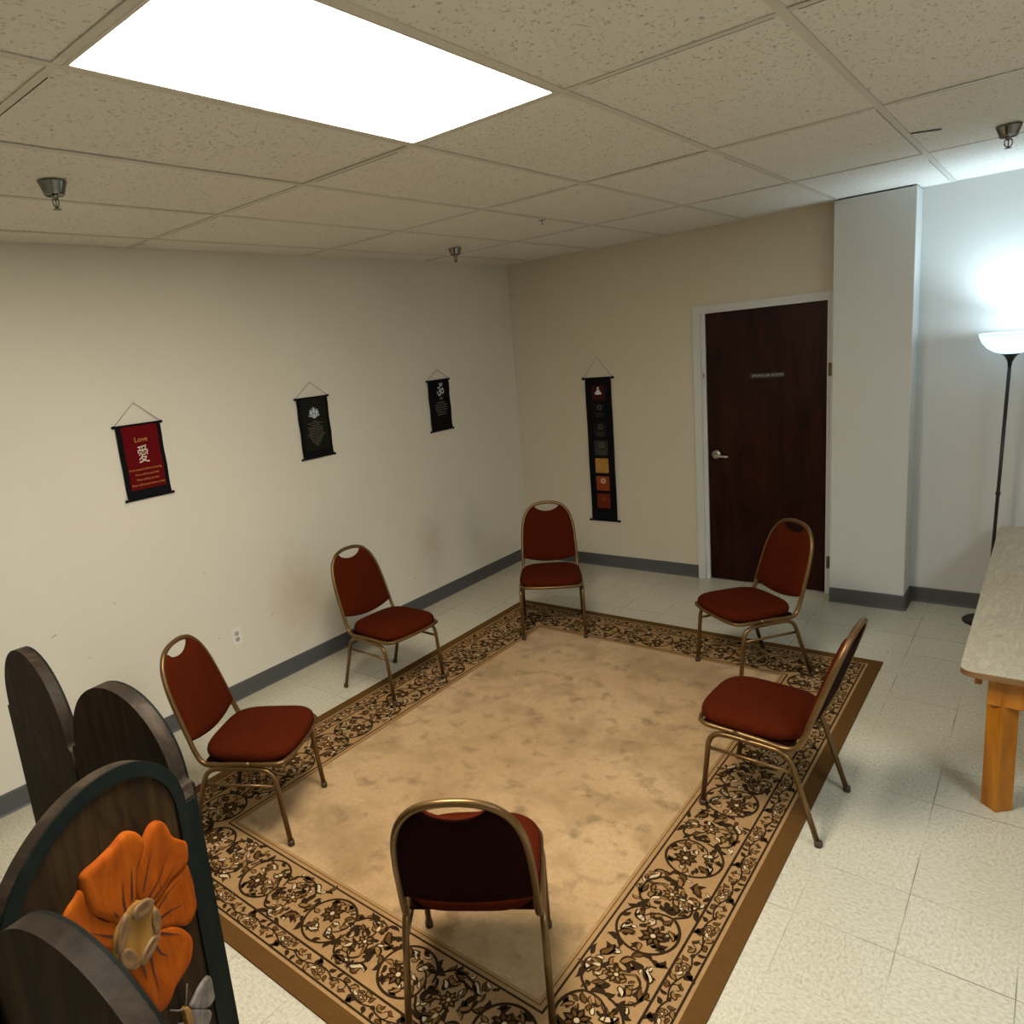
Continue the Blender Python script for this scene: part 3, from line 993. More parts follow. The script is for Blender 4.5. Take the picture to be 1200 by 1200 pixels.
# ---------------------------------------------------------------- folding wooden screen
screen = thing('folding_screen', 'dark wooden folding screen with arched panels and a carved orange flower', 'screen', (1.9, 0.65, 0))
SL = Vector((1.9, 0.65, 0))
def panel(cx, cy, ang, a, b, side, T, ht=1.2, s_=0.022, sl=None):
    sl = sl or s_
    """arched board; side=+1 when the painted face looks towards -n"""
    c = Vector((cx, cy, 0)) - SL
    d = Vector((math.cos(ang), math.sin(ang), 0))
    n = Vector((-d.y, d.x, 0))
    view = Vector((3.8768, 0, 0)) - SL
    if n.dot(c - view) < 0:
        n = -n
    hs = ht - b
    fn = lambda u_, v_, dd: tuple(c + d * u_ + n * dd + Vector((0, 0, v_)))
    out = [(-a - sl, 0.02), (a + s_, 0.02), (a + s_, hs - 0.004), (a + s_ - .004, hs), (a, hs + 0.004)]
    out += [(a * math.cos(PI * k / 40), hs + b * math.sin(PI * k / 40)) for k in range(1, 40)]
    out += [(-a, hs + 0.004), (-a - sl + .004, hs), (-a - sl, hs - 0.004)]
    bm = bmesh.new()
    add_poly_prism(bm, out, fn, 0.0, T, 0, 1, smooth=True)
    p = obj('panel', bm, [M['screen_face'], M['screen_edge']], screen)
    # raised painted rim along the arch and the sides, on the decorated face
    d0, d1 = (-0.006, 0.001) if side > 0 else (T - 0.001, T + 0.006)
    bm = bmesh.new()
    rw = 0.036
    def loop(ins):
        aa, bb = a - ins + (s_ * 0.0), b - ins
        L = [(-a - sl + ins, 0.06 + ins), (-a - sl + ins, hs - 0.01), (-aa, hs)] if ins == 0 else [(-aa, 0.06 + ins), (-aa, hs - 0.01), (-aa, hs)]
        L += [(-aa * math.cos(PI * k / 40), hs + bb * math.sin(PI * k / 40)) for k in range(1, 40)]
        L += [(aa, hs), (a + s_ - ins if ins == 0 else aa, hs - 0.01), (a + s_ - ins if ins == 0 else aa, 0.06 + ins)]
        return L
    o_, i_ = loop(0.0), loop(rw)
    A0 = [bm.verts.new(fn(u_, v_, d0)) for u_, v_ in o_]; B0 = [bm.verts.new(fn(u_, v_, d0)) for u_, v_ in i_]
    A1 = [bm.verts.new(fn(u_, v_, d1)) for u_, v_ in o_]; B1 = [bm.verts.new(fn(u_, v_, d1)) for u_, v_ in i_]
    n_ = len(o_)
    for k in range(n_):
        k2 = (k + 1) % n_
        bm.faces.new((A0[k], A0[k2], B0[k2], B0[k])); bm.faces.new((A1[k], A1[k2], B1[k2], B1[k]))
        bm.faces.new((A0[k], A0[k2], A1[k2], A1[k])); bm.faces.new((B0[k], B0[k2], B1[k2], B1[k]))
    rim = obj('rim', bm, M['screen_rim'], p)
    rim['label'] = 'dark green raised rim'
    return p, fn
panel(1.292, 0.753, R(-1.6), 0.272, 0.272, -1, 0.034)
panel(1.876, 0.773, R(6.8), 0.242, 0.242, -1, 0.043)
p3, fn3 = panel(2.334, 0.513, R(-64.4), 0.296, 0.2444, 1, 0.031, sl=0.046)
panel(2.734, 0.281, R(7.0), 0.308, 0.308, -1, 0.039)

def smooth_loop(pts, n=4):
    P = [Vector((*p, 0)) for p in pts]
    N = len(P)
    out = []
    for i in range(N):
        p0, p1, p2, p3_ = P[i - 1], P[i], P[(i + 1) % N], P[(i + 2) % N]
        for k in range(n):
            s_ = k / n
            q = 0.5 * ((2 * p1) + (p2 - p0) * s_ + (2 * p0 - 5 * p1 + 4 * p2 - p3_) * s_ * s_ + (3 * p1 - p0 - 3 * p2 + p3_) * s_ ** 3)
            out.append((q.x, q.y))
    return out
def relief(name, pts, matx, depth, rnd=0.006, base=0.001, parent=None, n=4, veins=()):
    """carved raised shape with rounded shoulders on the flower panel's face"""
    L = smooth_loop(pts, n)
    cx = sum(p[0] for p in L) / len(L); cy = sum(p[1] for p in L) / len(L)
    bm = bmesh.new()
    steps = [(1.0, base), (1.0, -depth * 0.45), (0.975, -depth * 0.8), (0.93, -depth), (0.80, -depth * 1.08), (0.4, -depth * 0.95)]
    rings = [[bm.verts.new(fn3(cx + (x - cx) * s_, cy + (y - cy) * s_, d)) for x, y in L] for s_, d in steps]
    m_ = len(L)
    for A, B in zip(rings, rings[1:]):
        for k in range(m_):
            f = bm.faces.new((A[k], A[(k + 1) % m_], B[(k + 1) % m_], B[k])); f.smooth = True
    c = bm.verts.new(fn3(cx, cy, -depth * 0.85))
    for k in range(m_):
        f = bm.faces.new((rings[-1][k], rings[-1][(k + 1) % m_], c)); f.smooth = True
    for vp, wd in veins:
        for i in range(len(vp) - 1):
            (x0, y0), (x1, y1) = vp[i], vp[i + 1]
            L_ = math.hypot(x1 - x0, y1 - y0)
            nx, ny = -(y1 - y0) / L_, (x1 - x0) / L_
            w0 = wd * (1 - i / (len(vp) - 1)) + .0006; w1 = wd * (1 - (i + 1) / (len(vp) - 1)) + .0006
            dd = -depth * 1.14
            q = [bm.verts.new(fn3(*uv, dd)) for uv in ((x0 + nx * w0, y0 + ny * w0), (x1 + nx * w1, y1 + ny * w1), (x1 - nx * w1, y1 - ny * w1), (x0 - nx * w0, y0 - ny * w0))]
            f = bm.faces.new(q); f.material_index = 1
    return obj(name, bm, [matx, M['petal_vein']], parent or p3)
petA = [(0.06, 1.033), (0.016, 1.031), (-0.026, 1.031), (-0.071, 1.035), (-0.104, 1.013), (-0.122, 0.979), (-0.112, 0.956), (-0.085, 0.935), (-0.068, 0.898), (-0.06, 0.868), (-0.035, 0.850), (-0.0, 0.850), (0.015, 0.87), (0.033, 0.896), (0.063, 0.935), (0.073, 0.973), (0.071, 1.011)]
petB = [(-0.123, 0.974), (-0.153, 0.992), (-0.183, 0.986), (-0.202, 0.961), (-0.214, 0.922), (-0.242, 0.889), (-0.262, 0.867), (-0.262, 0.838), (-0.249, 0.812), (-0.208, 0.816), (-0.168, 0.82), (-0.139, 0.808), (-0.105, 0.815), (-0.080, 0.843), (-0.064, 0.868), (-0.072, 0.909), (-0.093, 0.944)]
petC = [(-0.25, 0.808), (-0.257, 0.79), (-0.262, 0.744), (-0.261, 0.713), (-0.258, 0.675), (-0.233, 0.658), (-0.206, 0.663), (-0.161, 0.703), (-0.110, 0.740), (-0.100, 0.77), (-0.116, 0.802), (-0.166, 0.813), (-0.206, 0.812)]
petD = [(-0.151, 0.713), (-0.188, 0.674), (-0.216, 0.624), (-0.213, 0.587), (-0.194, 0.564), (-0.161, 0.558), (-0.125, 0.554), (-0.101, 0.54), (-0.075, 0.541), (-0.055, 0.558), (-0.04, 0.595), (-0.028, 0.636), (-0.010, 0.699), (-0.002, 0.735), (-0.029, 0.745), (-0.063, 0.745), (-0.096, 0.745), (-0.116, 0.735)]
petE = [(0.073, 1.004), (0.091, 0.998), (0.119, 0.989), (0.133, 0.965), (0.107, 0.914), (0.057, 0.847), (0.022, 0.806), (-0.002, 0.85), (0.023, 0.880), (0.056, 0.925), (0.066, 0.965)]
petF = [(0.131, 0.96), (0.152, 0.933), (0.146, 0.872), (0.109, 0.802), (0.061, 0.719), (0.012, 0.66), (-0.010, 0.73), (0.012, 0.795), (0.057, 0.847), (0.107, 0.914)]
fl = [('petal', petE, 0.010, [([(0.02, 0.84), (0.045, 0.865), (0.075, 0.90)], .003)]),
      ('petal', petF, 0.007, [([(0.02, 0.80), (0.05, 0.82), (0.09, 0.86)], .003), ([(0.02, 0.775), (0.045, 0.78), (0.07, 0.80)], .003)]),
      ('petal', petA, 0.015, [([(-0.02, 0.872), (-0.022, 0.905), (-0.03, 0.94)], .003), ([(-0.045, 0.88), (-0.055, 0.92), (-0.062, 0.95)], .003), ([(0.004, 0.875), (0.012, 0.90)], .003)]),
      ('petal', petC, 0.012, [([(-0.115, 0.79), (-0.16, 0.80), (-0.20, 0.802)], .0025), ([(-0.115, 0.765), (-0.16, 0.75), (-0.20, 0.73)], .003)]),
      ('petal', petB, 0.016, [([(-0.08, 0.87), (-0.10, 0.90), (-0.13, 0.94)], .0025), ([(-0.095, 0.845), (-0.14, 0.86), (-0.18, 0.90)], .0025), ([(-0.105, 0.83), (-0.15, 0.832), (-0.20, 0.85)], .002)]),
      ('petal', petD, 0.014, [([(-0.085, 0.72), (-0.10, 0.68), (-0.12, 0.655)], .0035), ([(-0.065, 0.715), (-0.065, 0.66), (-0.07, 0.60)], .003), ([(-0.11, 0.73), (-0.14, 0.70), (-0.17, 0.67)], .003), ([(-0.035, 0.71), (-0.04, 0.67)], .003)])]
for nm, pts, dp, vn in fl:
    relief(nm, pts, M['petal'], dp, veins=vn)
center = [(-0.042, 0.874), (-0.068, 0.861), (-0.101, 0.829), (-0.115, 0.792), (-0.111, 0.758), (-0.096, 0.726), (-0.067, 0.711), (-0.037, 0.713), (-0.011, 0.721), (0.019, 0.755), (0.035, 0.796), (0.029, 0.834), (0.011, 0.86), (-0.014, 0.872)]
cen = relief('flower_center', center, M['flower_gold'], 0.019)
for (x, y, a, l, wd) in ((-0.066, 0.838, R(20), .040, .020), (-0.098, 0.775, R(95), .036, .015), (-0.062, 0.732, R(165), .040, .018), (0.004, 0.768, R(60), .042, .019), (0.004, 0.834, R(-55), .042, .018)):
    pts = [(x + l * math.cos(k * PI / 5) * math.cos(a) - wd * math.sin(k * PI / 5) * math.sin(a), y + l * math.cos(k * PI / 5) * math.sin(a) + wd * math.sin(k * PI / 5) * math.cos(a)) for k in range(10)]
    relief('seed_oval', pts, M['flower_tan'], 0.0235, base=-0.012, parent=cen, n=2)
# butterfly
wing = [(-0.262, 0.450), (-0.264, 0.43), (-0.262, 0.406), (-0.262, 0.385), (-0.245, 0.38), (-0.221, 0.392), (-0.194, 0.42), (-0.169, 0.45), (-0.186, 0.459), (-0.218, 0.467), (-0.252, 0.463)]
wing2 = [(-0.221, 0.390), (-0.24, 0.361), (-0.231, 0.344), (-0.211, 0.341), (-0.179, 0.367), (-0.161, 0.406), (-0.161, 0.439), (-0.172, 0.442)]
def mir(pts):     # reflect a wing about the body's axis
    ax, ay, bx, by = -0.146, 0.468, -0.153, 0.395
    dx, dy = bx - ax, by - ay
    L2 = dx * dx + dy * dy
    out = []
    for x, y in pts:
        k = ((x - ax) * dx + (y - ay) * dy) / L2
        fx, fy = ax + k * dx, ay + k * dy
        out.append((2 * fx - x, 2 * fy - y))
    return out
relief('butterfly_wing', wing, M['wing'], 0.009)
relief('butterfly_wing', wing2, M['wing'], 0.008)
relief('butterfly_wing', mir(wing), M['wing'], 0.009)
relief('butterfly_wing', mir(wing2), M['wing'], 0.008)
relief('butterfly_body', [(-0.139, 0.470), (-0.150, 0.474), (-0.158, 0.460), (-0.160, 0.42), (-0.155, 0.385), (-0.150, 0.378), (-0.144, 0.40), (-0.139, 0.44)], M['flower_gold'], 0.014)
bm = bmesh.new()
for e in ((-0.100, 0.515), (-0.172, 0.520)):
    add_tube(bm, [fn3(-0.148, 0.470, -0.008), fn3((-0.148 + e[0]) / 2 + .004, (0.470 + e[1]) / 2, -0.010), fn3(e[0], e[1], -0.006)], 0.002, 8)
obj('antenna', bm, M['wing'], p3)
# feet glides so the boards stand on the floor
for (x, y) in ((1.05, .775), (1.53, .77), (1.67, .765), (2.08, .82), (2.23, .74), (2.43, .27), (2.49, .265), (3.0, .335)):
    bm = bmesh.new()
    add_lathe(bm, [(0, 0), (0.013, 0), (0.013, 0.021), (0, 0.021)], c=(x - SL.x, y - SL.y, 0), seg=12)
    obj('glide', bm, M['rubber'], screen)

# ---------------------------------------------------------------- table
TZ = 0.62
tx0, tx1, ty0, ty1 = 3.645, 4.405, 3.25, 5.62
table = thing('work_table', 'low light-wood laminate table with orange wooden legs at the right edge', 'table', ((tx0 + tx1) / 2, (ty0 + ty1) / 2, 0))
TL = Vector(((tx0 + tx1) / 2, (ty0 + ty1) / 2, 0))
def rrect(x0, x1, y0, y1, r, n=8):
    P = []
    for (cx, cy, a0) in ((x1 - r, y1 - r, 0), (x0 + r, y1 - r, 90), (x0 + r, y0 + r, 180), (x1 - r, y0 + r, 270)):
        for k in range(n + 1):
            a = R(a0 + 90 * k / n)
            P.append((cx + r * math.cos(a), cy + r * math.sin(a)))
    return P
bm = bmesh.new()
add_poly_prism(bm, [(x - TL.x, y - TL.y) for x, y in rrect(tx0, tx1, ty0, ty1, 0.05)], lambda u_, v_, d: (u_, v_, d), TZ - 0.024, TZ, 0, 1)
obj('tabletop', bm, [M['laminate'], M['ply_edge']], table)
ix0, ix1, iy0, iy1 = 3.735, 4.315, 3.315, 5.53
bm = bmesh.new()
for lo, hi in (((ix0, iy0, .465), (ix1, iy0 + .022, TZ - .024)), ((ix0, iy1 - .022, .465), (ix1, iy1, TZ - .024)),
               ((ix0, iy0 + .022, .465), (ix0 + .022, iy1 - .022, TZ - .024)), ((ix1 - .022, iy0 + .022, .465), (ix1, iy1 - .022, TZ - .024))):
    add_box(bm, tuple(Vector(lo) - TL), tuple(Vector(hi) - TL), bev=.002)
obj('apron', bm, M['oak'], table)
bm = bmesh.new()
add_box(bm, tuple(Vector((3.688, 3.38, .515)) - TL), tuple(Vector((3.712, 3.46, TZ - .024)) - TL), bev=.002)
obj('corner_block', bm, M['oak'], table)
for (lx, ly) in ((3.783, 3.362), (4.267, 3.362), (3.783, 5.48), (4.267, 5.48)):
    bm = bmesh.new()
    add_box(bm, (-.037, -.037, 0), (.037, .037, .50), bev=.003)
    bm.transform(Matrix.Translation((lx - TL.x, ly - TL.y, 0)) @ Matrix.Rotation(R(45), 4, 'Z'))
    obj('leg', bm, M['oak'], table)

# ---------------------------------------------------------------- floor lamp
lx, ly = 3.612, 5.508
lamp = thing('floor_lamp', 'black torchiere floor lamp with lit frosted bowl behind the table', 'lamp', (lx, ly, 0))
bm = bmesh.new()
add_lathe(bm, [(0, 0), (0.128, 0), (0.130, 0.006), (0.120, 0.014), (0.05, 0.022), (0.018, 0.03), (0.012, 0.045), (0, 0.045)], seg=40)
obj('base', bm, M['black_metal'], lamp)
lean = Vector((0.040, 0.0, 1.70))
bm = bmesh.new()
add_tube(bm, [(0, 0, 0.03), tuple(lean * 0.5), tuple(lean * 0.965)], 0.0095, 14)
add_lathe(bm, [(0.0095, 0), (0.0135, 0.006), (0.0135, 0.02), (0.0095, 0.026)], c=tuple(lean * 0.5 - Vector((0, 0, .013))), seg=16)
obj('pole', bm, M['black_metal'], lamp)
tilt = Matrix.Translation(lean) @ Matrix.Rotation(math.atan2(lean.x, lean.z), 4, 'Y')
bm = bmesh.new()
add_lathe(bm, [(0.0, -0.075), (0.010, -0.075), (0.012, -0.05), (0.020, -0.028), (0.034, -0.008), (0.046, 0.0), (0.046, 0.006), (0.0, 0.006)], seg=28)
bm.transform(tilt)
obj('socket_cup', bm, M['black_metal'], lamp)
bm = bmesh.new()
outp = [(0.045, 0.002), (0.08, 0.014), (0.115, 0.038), (0.142, 0.070), (0.158, 0.108), (0.162, 0.125)]
inp = [(r_ - 0.004, z + 0.003) for r_, z in outp[::-1]]
inp[0] = (0.158, 0.125)
add_lathe(bm, outp + inp + [(0.0, 0.006)], seg=48)
bm.transform(tilt)
shade = obj('lamp_shade', bm, M['bowl'], lamp)
bm = bmesh.new()
add_lathe(bm, [(0.0, 0.008), (0.013, 0.008), (0.014, 0.03), (0.026, 0.055), (0.029, 0.072), (0.023, 0.092), (0.0, 0.101)], seg=20)
bm.transform(tilt)
obj('bulb', bm, M['bulb'], lamp)
bm = bmesh.new()
add_tube(bm, [(0.045, -0.02, 1.690), (0.085, -0.03, 1.700)], 0.003, 8)
obj('switch', bm, M['black_metal'], lamp)
for kind, watts in (('SPOT', LAMP_W), ('POINT', LAMP_W * 0.10)):   # reflector throws most of the light upwards
    ld = bpy.data.lights.new('bulb_light', kind)
    ld.energy = watts
    ld.color = LAMP_COL
    ld.shadow_soft_size = 0.035
    lo = bpy.data.objects.new('bulb_light', ld)
    C.objects.link(lo)
    lo.parent = lamp
    lo.location = (lean.x + 0.003, 0, 1.70 + 0.122)
    if kind == 'SPOT':
        ld.spot_size = R(128)
        ld.spot_blend = 1.0
        lo.rotation_euler = (PI, 0, 0)

# ---------------------------------------------------------------- wall banners
def banner(name, label, W, wr, z0, z1, zc, place_m, group, inner=None, margins=(0.030, 0.0, 0.050), rod=0.006, zrod=None):
    """place_m maps local (x right, y up, z out of wall) with origin at the banner's top centre on the wall"""
    t_ = bpy.data.objects.new(name, None)
    C.objects.link(t_)
    t_.matrix_world = place_m
    tag(t_, label, 'banner', group)
    Hh = z1 - z0
    bm = bmesh.new()
    n = 24
    def col(i):
        y = -Hh * i / n
        return y, 0.011 + 0.0025 * math.sin(i * 0.55)
    def strip(x0, x1, i0, i1, mi, off):
        A = []
        for i in range(i0, i1 + 1):
            y, z = col(i)
            A.append((bm.verts.new((x0, y, z + off)), bm.verts.new((x1, y, z + off))))
        for a, b in zip(A, A[1:]):
            f = bm.faces.new((a[0], b[0], b[1], a[1])); f.material_index = mi; f.smooth = True
    strip(-W / 2, W / 2, 0, n, 0, 0.0)
    strip(-W / 2, W / 2, 0, n, 0, -0.002)
    for sx in (-W / 2, W / 2):
        P = [(bm.verts.new((sx, col(i)[0], col(i)[1])), bm.verts.new((sx, col(i)[0], col(i)[1] - .002))) for i in range(n + 1)]
        for a, b in zip(P, P[1:]):
            bm.faces.new((a[0], a[1], b[1], b[0]))
    mats = [M['banner_black']]
    if inner:
        mats.append(inner)
        i1 = n - max(1, round(margins[2] / Hh * n))
        strip(-W / 2 + margins[0], W / 2 - margins[0] * .8, 0, i1, 1, 0.0006)
    cl = obj('cloth', bm, mats, t_, norm=False)
    for y in (0.0, -Hh):
        bm = bmesh.new()
        add_tube(bm, [(-wr / 2, y, 0.010), (wr / 2, y, 0.010)], rod, 10)
        for sx in (-1, 1):
            bmesh.ops.create_uvsphere(bm, u_segments=10, v_segments=8, radius=rod * 1.45, matrix=Matrix.Translation((sx * wr / 2, y, 0.010)))
        obj('rod', bm, M['banner_black'], t_)
    bm = bmesh.new()
    ap = zc - z1
    add_tube(bm, [(-wr / 2 + .004, 0.004, 0.012), (0, ap, 0.008), (wr / 2 - .004, 0.004, 0.012)], 0.0014, 6)
    obj('cord', bm, M['cord'], t_)
    bm = bmesh.new()
    add_tube(bm, [(0, ap - .002, 0.0), (0, ap - .001, 0.012)], 0.002, 8)
    obj('nail', bm, M['chrome'], t_)
    return t_, cl

def on_left(y, z):   # local x -> +y world, y -> z, z -> +x
    return Matrix(((0, 0, 1, 0.0), (1, 0, 0, y), (0, 1, 0, z), (0, 0, 0, 1)))
def on_back(x, z):   # local x -> +x, y -> z, z -> -y
    return Matrix(((1, 0, 0, x), (0, 0, -1, YB), (0, 1, 0, z), (0, 0, 0, 1)))
ZP = 0.0150
def flat(x, y, z=ZP):
    return Matrix.Translation((x, y, z))
def dash_lines(bm, lines, h_, rng):
    """rows of illegible small lettering: short strokes"""
    for (xc, y, L) in lines:
        x = xc - L / 2
        while x < xc + L / 2:
            wl = min(rng.uniform(.006, .018), xc + L / 2 - x)
            k = 0
            while k < wl - .0015:
                hh = h_ * rng.choice((.6, .6, .6, 1.0))
                add_box(bm, (x + k, y, ZP - .0003), (x + k + .0015, y + hh, ZP + .0003))
                add_box(bm, (x + k, y + h_ * rng.choice((0, .25, .5)), ZP - .0003), (x + k + .0030, y + h_ * .18 + h_ * .25, ZP + .0003))
                k += .0036
            x += wl + .003
def sub(name, bm, m_, parent, lbl=None):
    o = obj(name, bm, m_, parent)
    if lbl: o['label'] = lbl
    return o

GRP = 'hanging cloth banners on the left wall'
t_, cl = banner('wall_banner', 'red cloth banner with gold word Love, nearest on the left wall', 0.262, 0.280, 1.407, 1.816, 1.937, on_left(1.945, 1.816), GRP, M['banner_red'])
text_mesh('lettering', 'Love', 0.040, M['print_gold'], cl, flat(0.0, -0.083, 0.0155))
text_mesh('character', '\u611b', 0.105, M['print_cream'], cl, flat(0.0, -0.172, 0.0155), width=0.062)
lines = [('In the moment before morning', .190), ('There will be you here', .140), ('There will be you free', .136), ('There will be you home to keep', .198)]
for i, (s_, wd) in enumerate(lines):
    text_mesh('lettering', s_, 0.0165, M['print_gold'], cl, flat(0.002 - (0.004 if i == 0 else 0), -0.247 - i * 0.0285, 0.0155), extrude=0.0002, width=wd)

t_, cl = banner('wall_banner', 'blackish green cloth banner with pale lotus flower, middle one on the left wall', 0.272, 0.292, 1.420, 1.829, 1.933, on_left(3.196, 1.829), GRP, M['banner_green'])
bm = bmesh.new()
def pet(bm, x, y, a, L, W, z, mi=0):
    n = 8
    up = [(i / n * L, W * math.sin(PI * (i / n) ** .8)) for i in range(n + 1)]
    pts = up + [(p[0], -p[1]) for p in up[::-1][1:-1]]
    ca, sa = math.cos(a), math.sin(a)
    vs = [bm.verts.new((x + ca * p[0] - sa * p[1], y + sa * p[0] + ca * p[1], z)) for p in pts]
    bm.faces.new(vs).material_index = mi
for row, (n_, L, W, spread, zz, dy) in enumerate(((9, .056, .0105, 190, .0148, 0), (7, .050, .010, 165, .0152, -.004), (5, .036, .010, 120, .0156, -.010), (3, .024, .008, 60, .0160, -.016))):
    for k in range(n_):
        a = R(90 - spread / 2 + spread * k / (n_ - 1))
        pet(bm, 0.0, -0.118 + dy, a, L * (1 - .1 * abs(math.cos(a))), W, zz + .0001 * (k % 2), 1 if (k + row) % 2 else 0)
for k in range(5):
    pet(bm, 0.0, -0.116, R(200 + 35 * k), .030, .008, .0150)
sub('lotus_flower', bm, [M['print_white'], M['print_blue']], cl, 'pale lotus flower print')
bm = bmesh.new()
rng = random.Random(3)
L_ = [.04, .13, .07, .14, .125, .12, .12, .155, .13, .11, .095, .08, .055, .035]
dash_lines(bm, [(0.0, -0.165 - i * .0125, L_[i]) for i in range(len(L_))], .0062, rng)
sub('printed_lines', bm, M['print_grey'], cl)

t_, cl = banner('wall_banner', 'plain black cloth banner with white om sign, farthest on the left wall', 0.268, 0.288, 1.415, 1.825, 1.912, on_left(4.538, 1.825), GRP)
text_mesh('om_sign', '\u0950', 0.135, M['print_white'], cl, flat(0.012, -0.100, 0.0155), width=0.088)
text_mesh('lettering', 'OM', 0.030, M['print_grey'], cl, flat(0.012, -0.152, 0.0155))
bm = bmesh.new()
dash_lines(bm, [(0.005, -0.186 - i * .0195, l) for i, l in enumerate((.105, .150, .150, .150, .110, .112))], .0095, rng)
sub('printed_lines', bm, M['print_grey'], cl)

t_, cl = banner('wall_banner', 'tall narrow black banner with seven coloured squares beside the door', 0.248, 0.285, 0.430, 1.695, 1.877, on_back(0.853, 1.695), 'hanging cloth banner on the back wall', rod=.008)
sq = [((0.045, 0.010, 0.009), 1.0), ((0.010, 0.009, 0.010), .9), ((0.012, 0.013, 0.013), 1), ((0.035, 0.038, 0.033), 1), ((0.46, 0.24, 0.055), 1), ((0.26, 0.055, 0.012), 1), ((0.14, 0.022, 0.008), 1)]
ysq = [-0.125, -0.275, -0.445, -0.608, -0.765, -0.925, -1.085]
for i, (c_, k) in enumerate(sq):
    mm = mat('square print %d' % i, c_, 0.9, spec=.1)
    tt = NT(mm)
    tt.color(tt.mix(tt.noise(40, 3), tuple(x * .7 for x in c_), tuple(x * 1.35 for x in c_)))
    bm = bmesh.new()
    add_poly_prism(bm, rrect(-.062, .064, ysq[i] - .066, ysq[i] + .064, .008, 3), lambda u_, v_, d: (u_, v_, d), .0100, .0146, 0)
    s_o = sub('square', bm, mm, cl)
    if i == 0:
        bm = bmesh.new()   # seated meditating figure
        zz = .0152
        bm.faces.new([bm.verts.new((0.0 + .009 * math.cos(2 * PI * k_ / 12), ysq[i] + .040 + .010 * math.sin(2 * PI * k_ / 12), zz)) for k_ in range(12)])
        bm.faces.new([bm.verts.new((x, ysq[i] + y, zz)) for x, y in ((-.012, .026), (.012, .026), (.020, .008), (.032, .000), (.030, -.012), (.012, -.016), (-.012, -.016), (-.030, -.012), (-.032, .000), (-.020, .008))])
        sub('printed_figure', bm, M['print_white'], s_o)
    else:
        bm = bmesh.new()
        n_ = (0, 10, 10, 12, 8, 10, 4)[i]
        for k_ in range(n_):
            pet(bm, 0.006 + .013 * math.cos(2 * PI * k_ / n_), ysq[i] + .022 + .013 * math.sin(2 * PI * k_ / n_), 2 * PI * k_ / n_, .016, .004, .0152)
        add_tube(bm, [(0.006 + .012 * math.cos(2 * PI * k_ / 16), ysq[i] + .022 + .012 * math.sin(2 * PI * k_ / 16), .0150) for k_ in range(16)], .0016, 6, closed=True)
        mt_ = M['print_grey'] if i in (1, 2, 3) else (M['print_gold'] if i in (4, 6) else M['print_cream'])
        if i in (1, 2, 3): mt_ = M['print_dim']
        if i == 6: mt_ = mat('red print', (.24, .05, .02), .8)
        sub('printed_rosette', bm, mt_, s_o)
        bm = bmesh.new()
        dash_lines(bm, [(0.002, ysq[i] - .030 - j_ * .014, l) for j_, l in enumerate((.085, .075, .06))], .007, rng)
        sub('printed_lines', bm, mt_ if i < 4 else mat('tone print %d' % i, tuple(x * .6 for x in c_), .9), s_o)

# ---------------------------------------------------------------- wall outlet
outlet = bpy.data.objects.new('wall_outlet', None)
C.objects.link(outlet)
outlet.matrix_world = on_left(2.343, 0.410)
tag(outlet, 'white double electrical outlet low on the left wall', 'outlet')
bm = bmesh.new()
add_poly_prism(bm, rrect(-.036, .036, -.059, .059, .006, 4), lambda u_, v_, d: (u_, v_, d), 0.0, .006)
obj('plate', bm, M['plate'], outlet)
for s_ in (-1, 1):
    bm = bmesh.new()
    add_poly_prism(bm, rrect(-.0165, .0165, s_ * .0195 - .0145, s_ * .0195 + .0145, .011, 5), lambda u_, v_, d: (u_, v_, d), .004, .0078)
    rc = obj('socket', bm, M['plate_grey'], outlet)
    bm = bmesh.new()
    for dx in (-.0065, .0065):
        add_box(bm, (dx - .0015, s_ * .0195 - .002, .0076), (dx + .0015, s_ * .0195 + .007, .0081))
    add_box(bm, (-.0025, s_ * .0195 - .010, .0076), (.0025, s_ * .0195 - .0055, .0081))
    obj('slots', bm, M['gap_and_shade'], rc)
bm = bmesh.new()
add_lathe(bm, [(0, .0058), (.0035, .0058), (.003, .0078), (0, .008)], seg=12)
obj('screw', bm, M['chrome'], outlet)

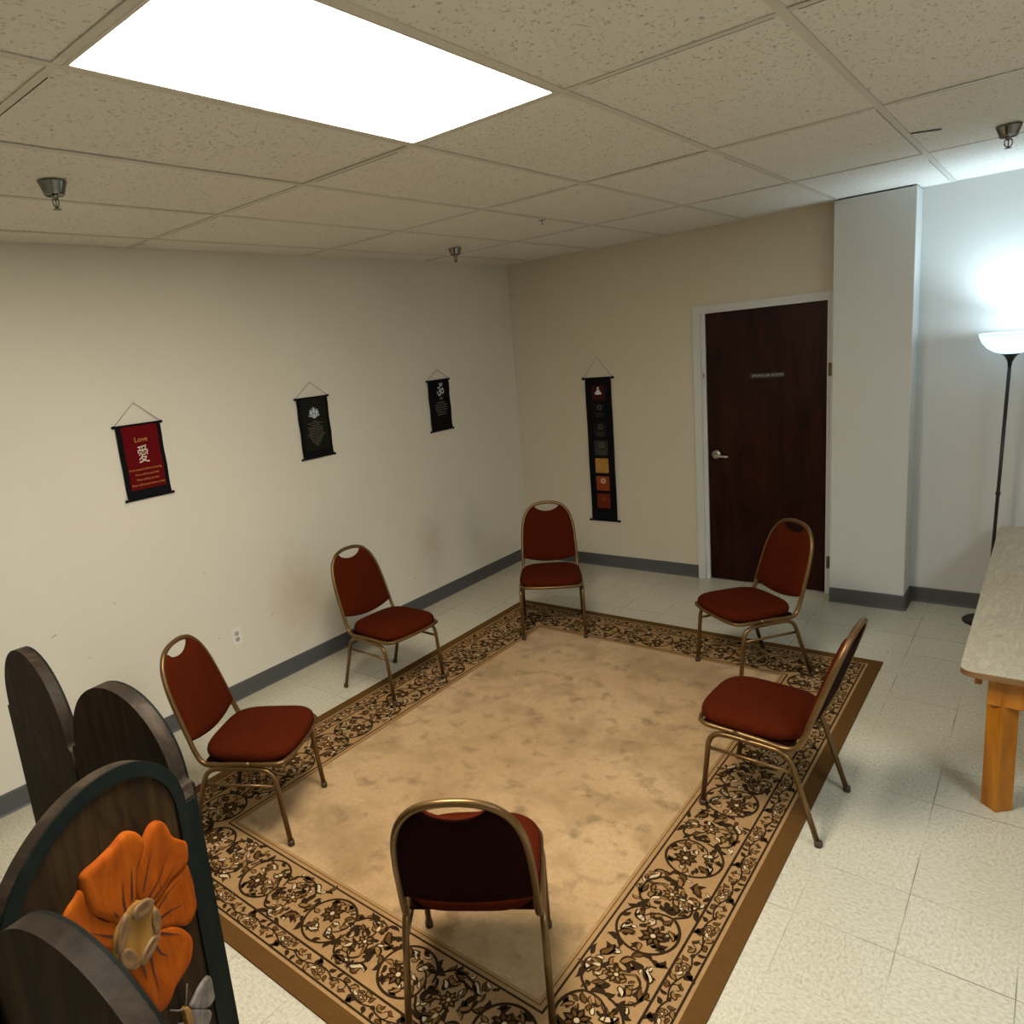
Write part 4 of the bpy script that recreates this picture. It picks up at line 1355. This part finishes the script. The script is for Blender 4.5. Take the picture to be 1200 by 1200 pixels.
# ---------------------------------------------------------------- sprinklers and ceiling hook
def sprinkler(x, y, label, k=1.0, ring=False, tiltx=0.0):
    t_ = thing('fire_sprinkler', label, 'sprinkler', (x, y, H - .0006), 0.6, 'fire sprinkler heads on the ceiling')
    bm = bmesh.new()
    add_lathe(bm, [(0.0, 0.0), (0.048 * k, 0.0), (0.047 * k, -0.004), (0.036 * k, -0.034), (0.0335 * k, -0.044), (0.031 * k, -0.046), (0.030 * k, -0.040), (0.0, -0.036)], seg=36)
    obj('escutcheon', bm, M['dark_chrome'], t_)
    bm = bmesh.new()
    add_lathe(bm, [(0.0, -0.034), (0.011, -0.034), (0.012, -0.050), (0.008, -0.056), (0.006, -0.060), (0.0, -0.060)], seg=16)
    for s_ in (-1, 1):
        add_tube(bm, catmull([(s_ * .007, 0, -.050), (s_ * (.016 if ring else .011), 0, -.064), (s_ * (.013 if ring else .008), 0, -.080), (0, 0, -.088)], 5), 0.0027, 8)
    add_lathe(bm, [(0, -.052), (.0028, -.054), (.0028, -.084), (0, -.086)], seg=10)
    obj('sprinkler_head', bm, M['dark_chrome'], t_)
    bm = bmesh.new()
    add_lathe(bm, [(0.0, -0.087), (0.004, -0.087), (0.0145, -0.091), (0.0145, -0.093), (0, -0.092)], seg=20)
    obj('deflector', bm, M['dark_chrome'], t_)
sprinkler(1.148, 1.225, 'chrome fire sprinkler on the ceiling left of the light panel')
sprinkler(0.55, 4.231, 'chrome fire sprinkler on the ceiling near the far left corner')
sprinkler(3.651, 4.241, 'dark chrome fire sprinkler on the ceiling at the right, above the floor lamp', 1.0, True)
t_ = thing('ceiling_hook', 'tiny dark hook on the ceiling grid, between light panel and back wall', 'hook', (1.46, 3.94, H))
bm = bmesh.new()
add_box(bm, (-.020, -.007, -.0035), (.020, .007, -.0006), bev=.0015)
obj('plate', bm, M['rubber'], t_)
bm = bmesh.new()
add_tube(bm, [(0, 0, -.003), (0, 0, -.016)], .0024, 8)
add_tube(bm, catmull([(0, 0, -.014), (.006, 0, -.020), (0, 0, -.027), (-.006, 0, -.021)], 5), .0018, 8)
obj('hook', bm, M['dark_chrome'], t_)
